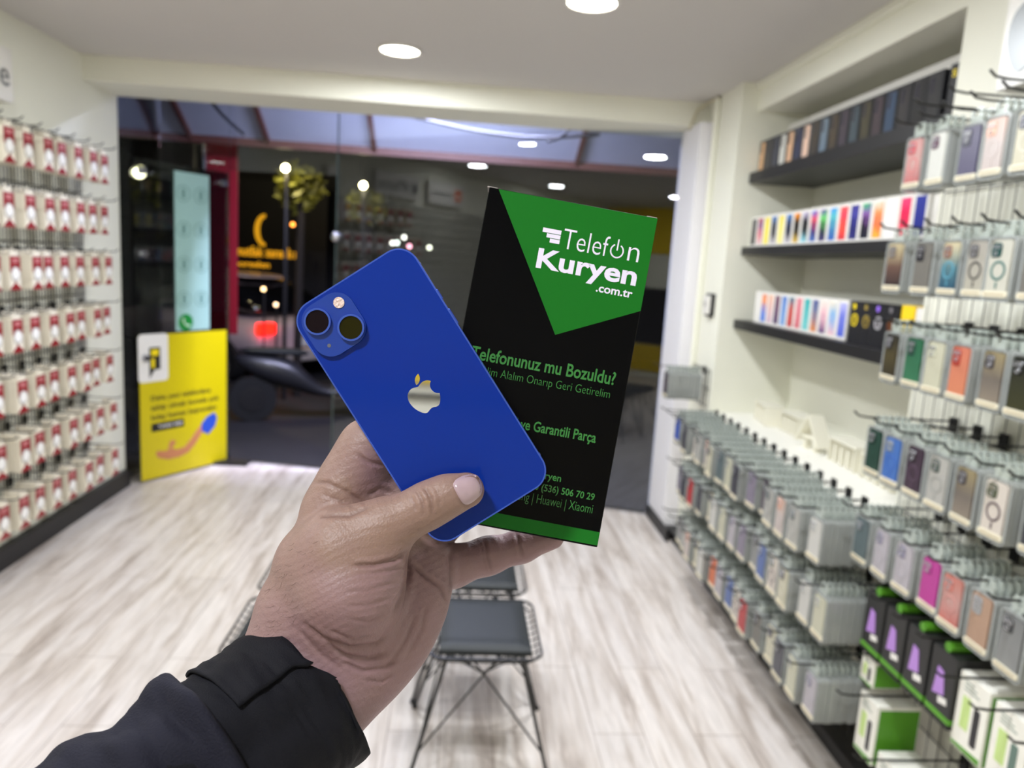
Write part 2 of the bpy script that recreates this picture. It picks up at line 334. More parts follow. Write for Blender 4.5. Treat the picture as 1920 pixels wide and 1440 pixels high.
# ------------------------------------------------------------------ left wall: grid panel, hooks and packs
def grid_panel(name, label, x, y0, y1, z0, z1, pitch_y, pitch_z, m, r=.0018):
    bm = bmesh.new()
    n = int(round((y1 - y0) / pitch_y)); k = int(round((z1 - z0) / pitch_z))
    for i in range(n + 1):
        y = y0 + (y1 - y0) * i / n; tube(bm, [(x, y, z0), (x, y, z1)], r, 4)
    for i in range(k + 1):
        z = z0 + (z1 - z0) * i / k; tube(bm, [(x, y0, z), (x, y1, z)], r * 1.3, 4)
    return tag(obj(name, bm, m), label, 'grid panel')
grid_panel('wire_grid_panel', 'dark wire grid panel on the left wall behind red packs', -2.288, 1.6, 4.74, .17, 2.26, .03, .10, GREYWIRE, .0024)
grid_panel('wire_grid_panel', 'black wire grid panel beside the recess holding the top rows of phone cases', 1.588, .9, 2.46, .05, 2.24, .055, .11, WIRE)
grid_panel('wire_grid_panel', 'black wire grid panel on the front of the white counter', 1.474, 2.05, 4.42, .08, .87, .055, .11, WIRE)
grid_panel('wire_grid_panel', 'narrow black wire grid above the far end of the white ledge', 1.488, 4.27, 4.60, .93, 1.15, .055, .11, WIRE)
def hook_mesh(length):
    bm = bmesh.new(); tube(bm, [(0, length, 0), (0, .0, 0), (0, -.035, .004), (0, -.052, .018)], .0034, 6)
    return mesh_of('hook_wire', bm, WIRE, True)
def bracket_mesh(length): return mesh_of('hook_bracket', bxm(-.017, .017, length - .012, length - .002, -.036, .012, .002), BLACK)
HOOKS = {}
def hook(label, group, loc, rz, length):
    if length not in HOOKS: HOOKS[length] = (hook_mesh(length), bracket_mesh(length))
    t = thing('wire_hook', label, 'hook', loc, rz, group)
    link('rod', HOOKS[length][0], t); link('bracket', HOOKS[length][1], t)
RED = mat('pack_red', (142, 20, 30), .4, var=.06); PACKW = mat('pack_white', (238, 230, 212), .45, var=.03)
GREYR = mat('pack_grey', (176, 172, 166), .4)
W_, H_, D_ = .088, .165, .022
bm = bmesh.new(); prism(bm, [(-W_ / 2, -.025 - H_), (W_ / 2, -.025 - H_), (W_ / 2, -.025), (-W_ / 2, -.025)], 0, D_); me_carton = mesh_of('carton', bm, PACKW)
bm = bmesh.new(); prism(bm, [(-.03, -.027), (.03, -.027), (.026, .006), (.008, .006), (.008, -.006), (-.008, -.006), (-.008, .006), (-.026, .006)], .004, .006); bmesh.ops.triangulate(bm, faces=[f for f in bm.faces if len(f.verts) > 4]); me_tab = mesh_of('hang_tab', bm, PACKW)
bm = bmesh.new(); prism(bm, [(-.0425, -.105), (.0425, -.105), (.0425, -.029), (-.0425, -.029)], -.0008, .001); me_red = mesh_of('red_panel', bm, RED)
bm = bmesh.new()
for zz, ww in ((-.045, .05), (-.056, .042)): prism(bm, [(-ww / 2, zz - .003), (ww / 2, zz - .003), (ww / 2, zz + .003), (-ww / 2, zz + .003)], -.0014, -.0008)
me_lines = mesh_of('print_lines', bm, mat('pink_print', (222, 150, 150), .5))
bm = bmesh.new(); prism(bm, circ(.027, 28, 0, -.112), -.003, .001); me_win = mesh_of('round_window', bm, mat('pack_bright', (250, 248, 244), .25))
bm = bmesh.new(); ring(bm, .036, .028, -.0018, .001, 0, -.114, 28); me_ringp = mesh_of('window_ring', bm, GREYR)
bm = bmesh.new(); prism(bm, [(-W_ / 2, -.1895), (W_ / 2, -.1895), (W_ / 2, -.182), (0, -.150), (-W_ / 2, -.182)], -.0008, .001); me_base = mesh_of('red_base', bm, RED)
def red_pack(label, loc, group, full=True):
    t = thing('accessory_pack', label, 'accessory pack', loc, PI / 2, group)
    link('carton', me_carton, t); link('hang_tab', me_tab, t)
    if full:
        r_ = link('red_panel', me_red, t); link('print_lines', me_lines, r_)
        q = link('round_window', me_win, t); link('window_ring', me_ringp, q); link('red_base', me_base, t)
    return t
LROWS = [2.215, 1.92, 1.625, 1.325, 1.03, .735, .44]
LCOLS = [4.68 - .157 * k for k in range(9)]
rngL = random.Random(3)
for ri, z in enumerate(LROWS):
    for ci, y in enumerate(LCOLS):
        where = f'{ORD[ri]} row down, {ORD[ci]} hook from the glass'
        hook(f'wire hook, left wall, {where}', 'hooks on the left wall grid', (-2.105, y, z + .003), PI / 2, .181)
        if (ri, ci) in ((0, 8),): continue
        n = rngL.choice((3, 4, 5))
        x = -2.10 - rngL.random() * .035
        for k in range(n):
            if x < -2.255: break
            red_pack(f'{("front", "second", "third", "fourth", "fifth")[k]} red-and-white pack, left wall, {where}', (x, y + rngL.uniform(-.003, .003), z - rngL.random() * .003), 'red and white packs on the left wall', True if k == 0 else False)
            x -= .0245
# ------------------------------------------------------------------ brand sign boxes on the walls
DGREY = mat('sign_grey', (120, 122, 122), .35, metal=.4)
def sign(label, loc, rz, w_, h_, d_):
    t = thing('sign_box', label, 'wall sign', loc, rz); obj('panel', bxm(-w_ / 2, w_ / 2, 0, d_, -h_ / 2, h_ / 2, .003), WHITE, t); return t
s1 = sign('white sign box lettered in dark grey high on the left wall', (-2.24, 3.655, 2.455), PI / 2, .70, .25, .06)
# the wall is read with its left end nearer the viewer's back: local x runs along +y
link('logo', mesh_of('logo', apple_bm(.13, -.002, .001, -.27, .005), DGREY), s1)
link('letters', text_mesh('letters', 'iPhone', DGREY, -.16, .318, -.055, .065, -.002, .002, .005), s1)
s2 = sign('white sign box with an orange emblem further along the left wall', (-2.24, 2.80, 2.455), PI / 2, .66, .25, .06)
bm = bmesh.new(); prism(bm, rr_pts(.13, .13, .03, 4, -.22, 0), -.003, .001); em = obj('emblem', bm, mat('sign_orange', (240, 100, 20), .4), s2)
link('emblem_letters', text_mesh('emblem_letters', 'mi', WHITE, -.255, -.185, -.03, .03, -.004, .001, .04), em)
link('letters', text_mesh('letters', 'xiaomi', DGREY, -.12, .26, -.04, .045, -.002, .002, .0), s2)
s3 = thing('sign_box', 'white cube sign with a grey logo high on the wall above the phone cases', 'wall sign', (1.5, 2.0, 2.42), -PI / 2)
obj('panel', bxm(-.16, .16, 0, .098, -.15, .17, .003), WHITE, s3)
link('logo', mesh_of('logo', apple_bm(.25, -.003, .001, -.035, .01), DGREY), s3)

# ------------------------------------------------------------------ black shelves and phone boxes in the recess
SHZ = [(2.285, .058), (1.875, .045), (1.462, .052)]
for i, (z, th) in enumerate(SHZ):
    tag(obj('wall_shelf', bxm(1.585, 1.965, 2.505, 4.245, z - th, z, .002), BLACK), ('top black shelf in the wall recess carrying dark phone boxes', 'middle black shelf in the wall recess carrying bright phone boxes', 'lowest black shelf in the wall recess above the white ledge')[i], 'shelf')
def grad_mat(name, cols, wave=False):
    """printed picture: colours blended from the bottom to the top of the print"""
    if name in MATS: return MATS[name]
    m = bpy.data.materials.new(name); m.use_nodes = True; nt = m.node_tree; b = nt.nodes['Principled BSDF']; b.inputs['Roughness'].default_value = .3
    tc = nt.nodes.new('ShaderNodeTexCoord'); sp = nt.nodes.new('ShaderNodeSeparateXYZ'); nt.links.new(tc.outputs['Generated'], sp.inputs[0])
    cr = nt.nodes.new('ShaderNodeValToRGB')
    src = sp.outputs['Z']
    if wave:
        n = nt.nodes.new('ShaderNodeTexNoise'); n.inputs['Scale'].default_value = 2.2; n.inputs['Distortion'].default_value = 1.5; nt.links.new(tc.outputs['Generated'], n.inputs['Vector'])
        ad = nt.nodes.new('ShaderNodeMath'); ad.operation = 'MULTIPLY_ADD'; ad.inputs[1].default_value = .9; ad.inputs[2].default_value = -.45; nt.links.new(n.outputs[0], ad.inputs[0])
        a2 = nt.nodes.new('ShaderNodeMath'); nt.links.new(ad.outputs[0], a2.inputs[0]); nt.links.new(src, a2.inputs[1]); src = a2.outputs[0]
    nt.links.new(src, cr.inputs[0]); e = cr.color_ramp.elements
    while len(e) < len(cols): e.new(.5)
    for i, c in enumerate(cols): e[i].position = i / (len(cols) - 1); e[i].color = (*lin(c), 1)
    nt.links.new(cr.outputs[0], b.inputs['Base Color']); MATS[name] = m
    return m
NAVY = mat('box_black', (34, 34, 38), .35, var=.05)
def phone_box(label, y, z, w_, h_, body, print_m, group, style='card', x=1.63, d_=.06, print_label=None):
    t = thing('phone_box', label, 'phone box', (x, y, z), -PI / 2, group)
    obj('carton', bxm(-w_ / 2, w_ / 2, 0, d_, 0, h_, .0012, 1), body, t)
    if print_m is None: return t
    bm = bmesh.new()
    if style == 'card': prism(bm, [(-w_ / 2 * .74, h_ * .08), (w_ / 2 * .74, h_ * .08), (w_ / 2 * .74, h_ * .92), (-w_ / 2 * .74, h_ * .92)], -.0008, .0005)
    elif style == 'full': prism(bm, [(-w_ / 2 * .98, h_ * .02), (w_ / 2 * .98, h_ * .02), (w_ / 2 * .98, h_ * .98), (-w_ / 2 * .98, h_ * .98)], -.0008, .0005)
    elif style == 'phone': prism(bm, rr_pts(w_ * .72, h_ * .86, w_ * .12, 4, 0, h_ / 2), -.0012, .0005)
    elif style == 'digit': prism(bm, circ(w_ * .3, 20, 0, h_ * .55), -.0008, .0005)
    p = obj('printed_phone' if style == 'phone' else 'printed_panel', bm, print_m, t)
    if style == 'phone':
        bm = bmesh.new()
        for q in ((-.16, .84), (-.16, .74), (-.16, .64)): prism(bm, circ(w_ * .11, 14, q[0] * w_, q[1] * h_), -.002, -.0012)
        obj('printed_lenses', bm, mat('lens_print', (58, 56, 66), .2), p)
    return t
dk_cols = [('gold', (214, 170, 126)), ('black', (40, 40, 48)), ('dark blue', (40, 46, 70)), ('silver', (214, 214, 206)), ('gold', (222, 178, 140)), ('midnight blue', (44, 48, 78)), ('pale gold', (226, 192, 170)), ('bronze', (66, 58, 50)), ('steel blue', (104, 120, 134)), ('dark bronze', (72, 62, 50)), ('dark violet', (64, 56, 66)), ('slate', (62, 74, 82)), ('olive', (66, 62, 48)), ('plum', (66, 56, 62)), ('ocean blue', (54, 72, 96)), ('charcoal', (54, 52, 54)), ('black', (40, 40, 42)), ('graphite', (48, 48, 50))]
y = 4.205
for i, (nm, c) in enumerate(dk_cols):
    phone_box(f'black phone box, {nm} phone print, {ORD[i]} from shop front, top shelf', y, 2.286, .086, .172, NAVY, mat('print_' + nm.replace(' ', '_') + str(i), c, .28, var=.12, vscale=20), 'dark phone boxes on the top shelf', 'phone'); y -= .0905
t = phone_box('plain black box with small yellow lettering at the end of the top shelf', 2.555, 2.286, .07, .175, NAVY, None, 'dark phone boxes on the top shelf')
link('yellow_lettering', text_mesh('yellow_lettering', 'S1', YELI, -.02, .02, .13, .155, -.001, .0006, .02), t)
mid = [('black', [(40, 40, 44), (60, 60, 66)]), ('violet and coral', [(236, 220, 220), (230, 120, 130), (110, 60, 130), (190, 60, 80)]), ('yellow', [(250, 235, 90), (246, 226, 70)]), ('blue and black', [(214, 208, 214), (24, 26, 40), (30, 40, 60), (70, 130, 200)]), ('pale yellow', [(250, 238, 150), (245, 225, 100)]), ('navy and blue', [(214, 208, 214), (24, 28, 44), (40, 60, 100), (90, 140, 200)]), ('orange over black', [(240, 200, 90), (20, 18, 22), (30, 26, 24), (250, 150, 30)]), ('black and aqua', [(150, 220, 235), (18, 24, 34), (24, 24, 34), (190, 180, 210)]), ('blue and red', [(80, 120, 190), (40, 50, 110), (230, 80, 90), (60, 110, 200)]), ('purple and green', [(70, 60, 120), (30, 30, 50), (110, 210, 110), (90, 60, 150)]), ('sky blue', [(50, 90, 180), (60, 120, 170), (90, 190, 190), (70, 150, 220)]), ('red', [(200, 40, 70), (240, 80, 60), (220, 60, 90), (235, 90, 90)]), ('indigo', [(50, 50, 120), (30, 34, 100), (70, 70, 160), (60, 56, 130)]), ('green and violet', [(30, 34, 54), (20, 20, 34), (140, 90, 170), (40, 170, 110)]), ('orange', [(250, 190, 60), (240, 110, 70), (250, 150, 90), (244, 220, 200)]), ('white', [(240, 238, 235), (236, 230, 230)]), ('pink', [(230, 60, 90), (220, 30, 80), (240, 70, 120)]), ('royal blue', [(40, 46, 130), (50, 60, 150)])]
y = 4.205
for i, (nm, c) in enumerate(mid):
    phone_box(f'white phone box, {nm} picture, {ORD[i]} from shop front, middle shelf', y, 1.876, .086, .168, WHITE, grad_mat('picture_' + nm.replace(' ', '_'), c, len(c) > 2), 'white phone boxes on the middle shelf', 'card'); y -= .0915
low = [('plain white', None), ('orange and blue', [(60, 120, 220), (60, 120, 220), (250, 150, 70), (230, 140, 110)]), ('peach', [(210, 180, 200), (240, 190, 160)]), ('mauve', [(90, 70, 110), (130, 90, 110)]), ('pale blue', [(130, 170, 220), (90, 130, 200)]), ('teal and red', [(190, 60, 70), (200, 90, 80), (60, 130, 150)]), ('rose', [(210, 110, 120), (220, 140, 150)]), ('turquoise', [(120, 200, 200), (60, 170, 170)]), ('orange and slate', [(230, 140, 60), (110, 120, 150), (90, 100, 150)]), ('pink and violet', [(60, 40, 110), (230, 180, 190), (240, 220, 210)]), ('soft blue', [(240, 190, 190), (110, 170, 220), (230, 220, 200)]), ('periwinkle', [(80, 100, 200), (110, 120, 210), (180, 180, 230)])]
y = 4.03
for i, (nm, c) in enumerate(low):
    phone_box(f'white phone box, {nm} front, {ORD[i]} from shop front, lowest shelf', y, 1.463, .080, .172, WHITE, grad_mat('low_' + nm.replace(' ', '_'), c, len(c) > 2) if c else None, 'white phone boxes on the lowest shelf', 'card'); y -= .0845
y = 3.0
for i, (nm, c) in enumerate((('yellow', (222, 196, 20)), ('dull gold', (140, 120, 50)), ('white', (170, 166, 170)), ('dark brown', (90, 50, 24)))):
    t = phone_box(f'black box with a {nm} round print on the lowest shelf', y, 1.463, .086, .172, NAVY, mat('digit_' + nm, c, .4), 'black boxes on the lowest shelf', 'digit')
    if i in (0, 1, 2): link('print_digits', text_mesh('print_digits', ('8', '6', '18')[i], NAVY, -.013, .013, .078, .112, -.0016, .0006, .03), t)
    bm = bmesh.new(); prism(bm, circ(.012, 14, -.01, .15), -.0008, .0005); obj('small_badge', bm, (YELI, mat('gold_print', (150, 130, 60), .4), mat('violet_print', (150, 110, 230), .4), mat('grey_print', (110, 106, 110), .4))[i], t); y -= .089
phone_box('bright yellow box after the black boxes on the lowest shelf', 2.635, 1.463, .08, .175, mat('carton_yellow', (246, 208, 30), .4), None, None)
phone_box('plain white box at the very end of the lowest shelf', 2.56, 1.463, .05, .17, WHITE, None, None)
phone_box('plain white box at the very end of the middle shelf', 2.545, 1.876, .06, .15, WHITE, None, None)
# white gadgets on the ledge
def open_stand(label, loc, rz, kind):
    t = thing('white_display_stand', label, 'display stand', loc, rz, None)
    m = mat('ivory_plastic', (240, 236, 218), .35, var=.03)
    if kind == 'crate':
        obj('back_panel', bxm(-.11, .11, .05, .056, 0, .10, .002), m, t)
        for s in (-1, 1): obj('side_panel', bxm(s * .11 - .003, s * .11 + .003, -.05, .05, 0, .10, .002), m, t)
        for k in range(3): obj('divider', bxm(-.06 + k * .055, -.048 + k * .055, -.05, .05, .004, .085, .002), m, t)
        obj('top_panel', bxm(-.113, .113, -.052, .056, .10, .108, .002), m, t)
    else:
        for s in (-1, 1):
            bm = bmesh.new(); bm2 = bxm(-.004, .004, -.04, .04, 0, .17, .002); 
            bmesh.ops.rotate(bm2, verts=bm2.verts, matrix=Matrix.Rotation(s * .62, 3, 'Y'), cent=(0, 0, .17)); bm.free(); obj('sloping_panel', bm2, m, t)
        obj('cross_bar', bxm(-.06, .06, -.03, .03, .06, .068, .002), m, t)
        for k in (-1, 1): obj('post', bxm(k * .04 - .006, k * .04 + .006, -.02, .02, 0, .06, .002), m, t)
open_stand('white open crate stand at the far end of the ledge', (1.74, 3.98, .912), -PI / 2 - .15, 'crate')
open_stand('second white crate stand on the ledge, before the tent-shaped one', (1.78, 3.70, .912), -PI / 2, 'crate')
open_stand('tent-shaped white stand in the middle of the ledge', (1.70, 3.36, .91), -PI / 2 + .1, 'tent')
open_stand('white crate stand beside the tent-shaped one on the near half of the ledge', (1.74, 3.08, .912), -PI / 2, 'crate')
open_stand('white crate stand at the near end of the ledge behind the phone cases', (1.74, 2.80, .912), -PI / 2, 'crate')
# small box on the pier
t = thing('wall_thermostat', 'small white wall box with a black frame on the pier', 'thermostat', (1.486, 4.40, 1.53), -PI / 2)
obj('case', bxm(-.045, .045, -.03, .014, -.055, .055, .006), WHITE, t)
obj('frame', bxm(-.052, .052, -.012, .0145, -.068, .068, .004), BLACK, t)
bm = bmesh.new(); prism(bm, circ(.018, 18, 0, .005), -.032, -.029); obj('dial', bm, GREYR, t)
# ------------------------------------------------------------------ phone cases in clear packs
SHELL = mat('blister_plastic', (152, 155, 152), .18, spec=.6, var=.05, vscale=30)
CLEAR = mat('blister_rim', (182, 186, 184), .12, spec=.8, alpha=.55)
TABM = mat('clear_tab', (196, 204, 196), .12, spec=.8, alpha=.6)
STRIP = mat('label_cream', (224, 217, 194), .45, var=.06)
CW, CH, CD = .095, .160, .020
def shell_mesh():
    bm = bmesh.new(); po_ = rr_pts(CW, CH, .014, 4, 0, -.028 - CH / 2)
    prism(bm, po_, .006, CD, 0)
    pin = rr_pts(CW - .012, CH - .012, .010, 4, 0, -.028 - CH / 2); frame_prism(bm, po_, pin, 0, .006, 1)
    return mesh_of('blister_shell', bm, [SHELL, CLEAR], True, 40)
ME_SHELL = shell_mesh()
def tab_mesh():
    bm = bmesh.new(); frame_prism(bm, [(.022, -.03), (.026, -.006), (.018, .01), (-.018, .01), (-.026, -.006), (-.022, -.03)], [(.008, -.012), (.010, -.004), (.008, .005), (-.008, .005), (-.010, -.004), (-.008, -.012)], .006, .012)
    return mesh_of('hang_tab', bm, TABM)
ME_TAB = tab_mesh()
bm = bmesh.new(); prism(bm, rr_pts(.082, .015, .006, 3, 0, -.17), -.003, .002); ME_STRIP = mesh_of('label_strip', bm, STRIP)
bm = bmesh.new(); tube(bm, [(-.034, -.0035, -.17), (.034, -.0035, -.17)], .0014, 4); ME_PRINT = mesh_of('strip_print', bm, mat('strip_ink', (150, 130, 90), .5))
def back_mesh():
    bm = bmesh.new(); prism(bm, rr_pts(CW, CH, .014, 3, 0, -.028 - CH / 2), .001, CD, 0)
    frame_prism(bm, [(.022, -.03), (.026, -.006), (.018, .01), (-.018, .01), (-.026, -.006), (-.022, -.03)], [(.008, -.012), (.010, -.004), (.008, .005), (-.008, .005), (-.010, -.004), (-.008, -.012)], .006, .012, 1)
    return mesh_of('phone_case_pack', bm, [SHELL, TABM], True, 40)
ME_BACK = back_mesh()
def case_kind(key, cols, cam_c, ringc=None, square=True):
    cols = [tuple(int(v * .9) for v in c) for c in cols]
    m = grad_mat('case_' + key, cols) if len(cols) > 1 else mat('case_' + key, cols[0], .35, var=.06, vscale=30)
    bm = bmesh.new(); prism(bm, rr_pts(.070, .138, .011, 4, 0, -.028 - CH / 2 + .002), -.001, .0065); a = mesh_of('phone_case', bm, m, True, 40)
    bm = bmesh.new(); prism(bm, rr_pts(.034, .036 if square else .046, .009, 4, -.013, -.062 if square else -.066), -.0025, .002)
    for q in ((-.021, -.054), (-.006, -.054), (-.014, -.071)): ring(bm, .0065, .004, -.0045, -.002, q[0], q[1], 14, 1)
    b = mesh_of('camera_cutout', bm, [mat('cut_' + key, cam_c, .25), mat('lens_rim', (196, 196, 200), .15, metal=.6)])
    c = None
    if ringc:
        bm = bmesh.new(); ring(bm, .024, .0185, -.0022, .001, 0, -.112, 28); box(bm, -.0025, .0025, -.0022, .001, -.156, -.140); c = mesh_of('magnet_ring', bm, mat('ring_' + key, ringc, .3))
    return (key.replace('_', ' '), a, b, c)
KINDS = {k[0]: case_kind(*k) for k in [
    ('clear_pink', [(196, 96, 100), (214, 170, 164), (212, 150, 146)], (200, 70, 80), (200, 120, 120)),
    ('white', [(226, 226, 218)], (86, 44, 70)), ('slate_violet', [(84, 78, 108)], (50, 50, 66), None, False),
    ('clear_rose', [(206, 192, 186), (208, 196, 190), (216, 180, 164)], (226, 168, 140), (190, 178, 174)),
    ('clear_ivory', [(206, 200, 176)], (60, 60, 70), (200, 196, 180)), ('brown_fade', [(44, 40, 46), (110, 84, 74), (206, 190, 150)], (120, 110, 100)),
    ('grey', [(122, 118, 112)], (46, 46, 50), None, False), ('teal_fade', [(24, 70, 104), (90, 130, 140), (222, 208, 170)], (150, 110, 90), (90, 150, 170)),
    ('clear_black_ring', [(188, 184, 168), (176, 170, 160)], (100, 98, 96), (78, 76, 74)), ('clear_green_dots', [(206, 204, 190)], (30, 70, 66), (70, 110, 106)),
    ('dark_gold', [(52, 48, 40), (84, 76, 50), (48, 46, 42)], (40, 40, 44)), ('green', [(62, 124, 90), (48, 106, 76)], (40, 70, 60), None, False),
    ('clear_cream', [(206, 204, 180)], (190, 190, 170)), ('coral', [(222, 140, 106), (214, 128, 104)], (170, 70, 60), None, False),
    ('marble', [(150, 138, 124), (120, 112, 104), (160, 146, 110)], (70, 66, 70)), ('black_lime', [(60, 62, 40), (44, 46, 40)], (30, 30, 32)),
    ('dark_green', [(34, 68, 58)], (26, 48, 44)), ('blue', [(72, 116, 190)], (110, 130, 160), (60, 100, 176)), ('dark_plum', [(66, 50, 66)], (50, 44, 52), (84, 66, 84)),
    ('clear_grey', [(186, 184, 178)], (70, 84, 80), (150, 150, 146)), ('beige', [(222, 212, 200)], (74, 82, 64), (92, 78, 84)), ('grey_green', [(96, 110, 114)], (80, 92, 96)),
    ('clear_lilac', [(190, 184, 190)], (128, 124, 146), (168, 164, 170)), ('magenta', [(196, 66, 156)], (160, 50, 130)), ('clear_red', [(210, 110, 100), (206, 160, 154), (206, 130, 118)], (196, 120, 110), (196, 140, 134)),
    ('tan', [(186, 152, 128)], (150, 150, 150), None, False), ('glitter_grey', [(150, 152, 150), (130, 132, 132)], (60, 62, 64)), ('clear_white', [(214, 212, 206)], (190, 190, 186)),
    ('red', [(190, 50, 54)], (150, 40, 44)), ('orange', [(222, 120, 80)], (190, 90, 60)), ('denim_blue', [(86, 112, 172)], (60, 84, 130)), ('charcoal', [(72, 72, 80)], (50, 50, 56)), ('lavender_grey', [(140, 132, 150)], (110, 104, 120)), ('royal_blue', [(56, 92, 190)], (50, 70, 140))]}
GRP = 'phone cases in clear packs on the right wall'
def case_pack(label, loc, kind, rz=-PI / 2):
    nm, a, b, c = KINDS[kind]
    t = thing('phone_case_pack', label, 'phone case', loc, rz, GRP)
    link('blister_shell', ME_SHELL, t); link('hang_tab', ME_TAB, t)
    q = link('phone_case', a, t); link('camera_cutout', b, q)
    if c: link('magnet_ring', c, q)
    s = link('label_strip', ME_STRIP, t); link('strip_print', ME_PRINT, s)
MASS = []                                       # places of the deeper packs past the first three hundred
NPACK = 0
def stack(x, y, z, n_ind, n_tot, kind, rowtxt, rng):
    global NPACK
    nm = KINDS[kind][0]
    lean = rng.uniform(-.05, .05)
    case_pack(f'{nm} phone case, {rowtxt}', (x, y, z), kind, -PI / 2 + lean); NPACK += 1
    for k in range(1, n_tot):
        p = (x + k * .0205, y + rng.uniform(-.003, .003), z + rng.uniform(-.002, .002))
        if k < n_ind and NPACK < 300:
            o = link('phone_case_pack', ME_BACK, None, p, (0, 0, -PI / 2 + lean)); NPACK += 1
            tag(o, f'pack {ORD[k]} behind {nm} case, {rowtxt}', 'phone case', GRP)
        else: MASS.append((p, lean))
RROWS = [2.175, 1.868, 1.592, 1.288, .995]
UCOL = [2.225 - .112 * k for k in range(8)]
upper = [['clear_pink', 'white', 'slate_violet', 'clear_rose', 'clear_ivory', 'marble'],
         ['brown_fade', 'grey', 'teal_fade', 'clear_black_ring', 'clear_green_dots', 'grey'],
         ['dark_gold', 'green', 'clear_cream', 'coral', 'marble', 'black_lime', 'grey'],
         ['dark_green', 'blue', 'dark_plum', 'clear_grey', 'marble', 'beige', 'charcoal'],
         ['grey_green', 'clear_lilac', 'clear_lilac', 'magenta', 'clear_red', 'tan', 'glitter_grey', 'grey']]
rr = random.Random(11)
for ri, z in enumerate(RROWS):
    for ci, kd in enumerate(upper[ri]):
        y = UCOL[ci]; xf = 1.325 + rr.uniform(-.015, .02)
        where = f'upper grid {ORD[ri]} row, {ORD[ci]} from recess'
        hook(f'wire hook, {where}', 'hooks on the upper right grid', (1.30, y, z + .004), -PI / 2, .286)
        stack(xf, y, z, 3, rr.choice((5, 6, 7)) if ri > 2 else rr.choice((3, 4)), kd, where, rr)
for ci in range(8): hook(f'empty wire hook at the top of the upper grid, {ORD[ci]} from the recess', 'hooks on the upper right grid', (1.34, UCOL[0] - .02 - .16 * ci, 2.232), -PI / 2, .246)
lowk = ['clear_white', 'clear_grey', 'clear_lilac', 'clear_ivory', 'glitter_grey', 'clear_cream', 'clear_rose', 'lavender_grey']
special = {(0, 0): 'clear_white', (0, 1): 'clear_grey', (0, 4): 'dark_plum', (0, 6): 'charcoal', (0, 8): 'grey_green', (0, 13): 'charcoal', (0, 12): 'beige', (0, 15): 'royal_blue', (1, 13): 'charcoal', (1, 12): 'red', (1, 11): 'charcoal', (1, 3): 'beige', (1, 4): 'denim_blue', (2, 9): 'orange', (2, 7): 'denim_blue', (2, 5): 'red', (2, 6): 'beige', (2, 4): 'grey', (2, 2): 'charcoal'}
LOWROWS = [.985, .710, .432]
for ri, z in enumerate(LOWROWS):
    for ci in range(15 if ri else 16):
        y = 2.29 + .112 * ci - (.04 if ri == 2 else .03 if ri == 1 else -.06)
        kd = special.get((ri, ci), lowk[(ri * 5 + ci * 3) % 8]); xf = 1.225 + rr.uniform(-.02, .03)
        zz = z - (.04 if ri == 0 else 0) + .0
        where = f'counter grid {ORD[ri]} row, {ORD[ci]} from near end'
        hook(f'wire hook, {where}', 'hooks on the counter grid', (1.195, y, zz + .004), -PI / 2, .276)
        stack(xf, y, zz, 4 if ci else 10, 10, kd, where, rr)
for z, nm in ((1.150, 'top'),):
    hook('wire hook on the narrow grid above the far end of the ledge', None, (1.22, 4.36, z + .004), -PI / 2, .266)
    stack(1.25, 4.36, z, 9, 10, 'dark_plum', 'alone on the narrow grid beyond the ledge', rr)
bmM = bmesh.new()
for (p, lean) in MASS:
    n0 = len(bmM.verts); bmM.from_mesh(ME_BACK); bmM.verts.ensure_lookup_table()
    mt = Matrix.Translation(p) @ Matrix.Rotation(-PI / 2 + lean, 4, 'Z')
    bmesh.ops.transform(bmM, matrix=mt, verts=bmM.verts[n0:])
tag(obj('hanging_case_packs', bmM, [SHELL, TABM]), 'deeper clear phone case packs hanging behind the front ones', 'phone cases', None, 'stuff')
# black gadget packs with a violet print, and white and green boxes
GREEN = mat('lime_green', (84, 148, 36), .4, var=.05); VIOL = mat('violet_print2', (176, 132, 206), .4)
def black_pack(label, loc):
    t = thing('gadget_pack', label, 'gadget pack', loc, -PI / 2, 'black and green gadget packs')
    obj('carton', bxm(-.05, .05, 0, .10, -.17, 0, .002), mat('pack_black', (38, 38, 38), .4, var=.06), t)
    bm = bmesh.new(); prism(bm, [(-.028, -.13), (.018, -.118), (.006, -.055), (-.018, -.05)], -.0012, .001); obj('violet_print', bm, VIOL, t)
    bm = bmesh.new(); prism(bm, [(0.0, -.146), (.034, -.138), (.03, -.122), (-.002, -.128)], -.0016, .001); obj('white_print', bm, WHITE, t)
    obj('green_foot', bxm(-.051, .051, -.002, .101, -.185, -.17, .003), GREEN, t)
    bm = bmesh.new()
    for k in range(9): prism(bm, circ(.004, 8, -.042 + k * .0105, -.192), -.001, .01)
    box(bm, -.05, .05, .0, .10, -.198, -.186); obj('dotted_base', bm, mat('dark_base', (30, 32, 28), .5), t)
    bm = bmesh.new(); bmesh.ops.create_cone(bm, cap_ends=True, segments=16, radius1=.014, radius2=.014, depth=.09, matrix=Matrix.Translation((0, .05, .012)) @ Matrix.Rotation(PI / 2, 4, 'X')); obj('green_roll', bm, GREEN, t, smooth=True, angle=40)
for k in range(4):
    black_pack(f'black gadget pack with violet print and green foot, {ORD[k]} from the counter', (1.33, 2.10 - .112 * k, .755))
    hook(f'wire hook over the {ORD[k]} black gadget pack', 'hooks of the gadget packs', (1.29, 2.10 - .112 * k, .79), -PI / 2, .296)
GREYP = mat('print_grey', (150, 160, 150), .5); PALEG = mat('pale_lime', (196, 220, 140), .45)
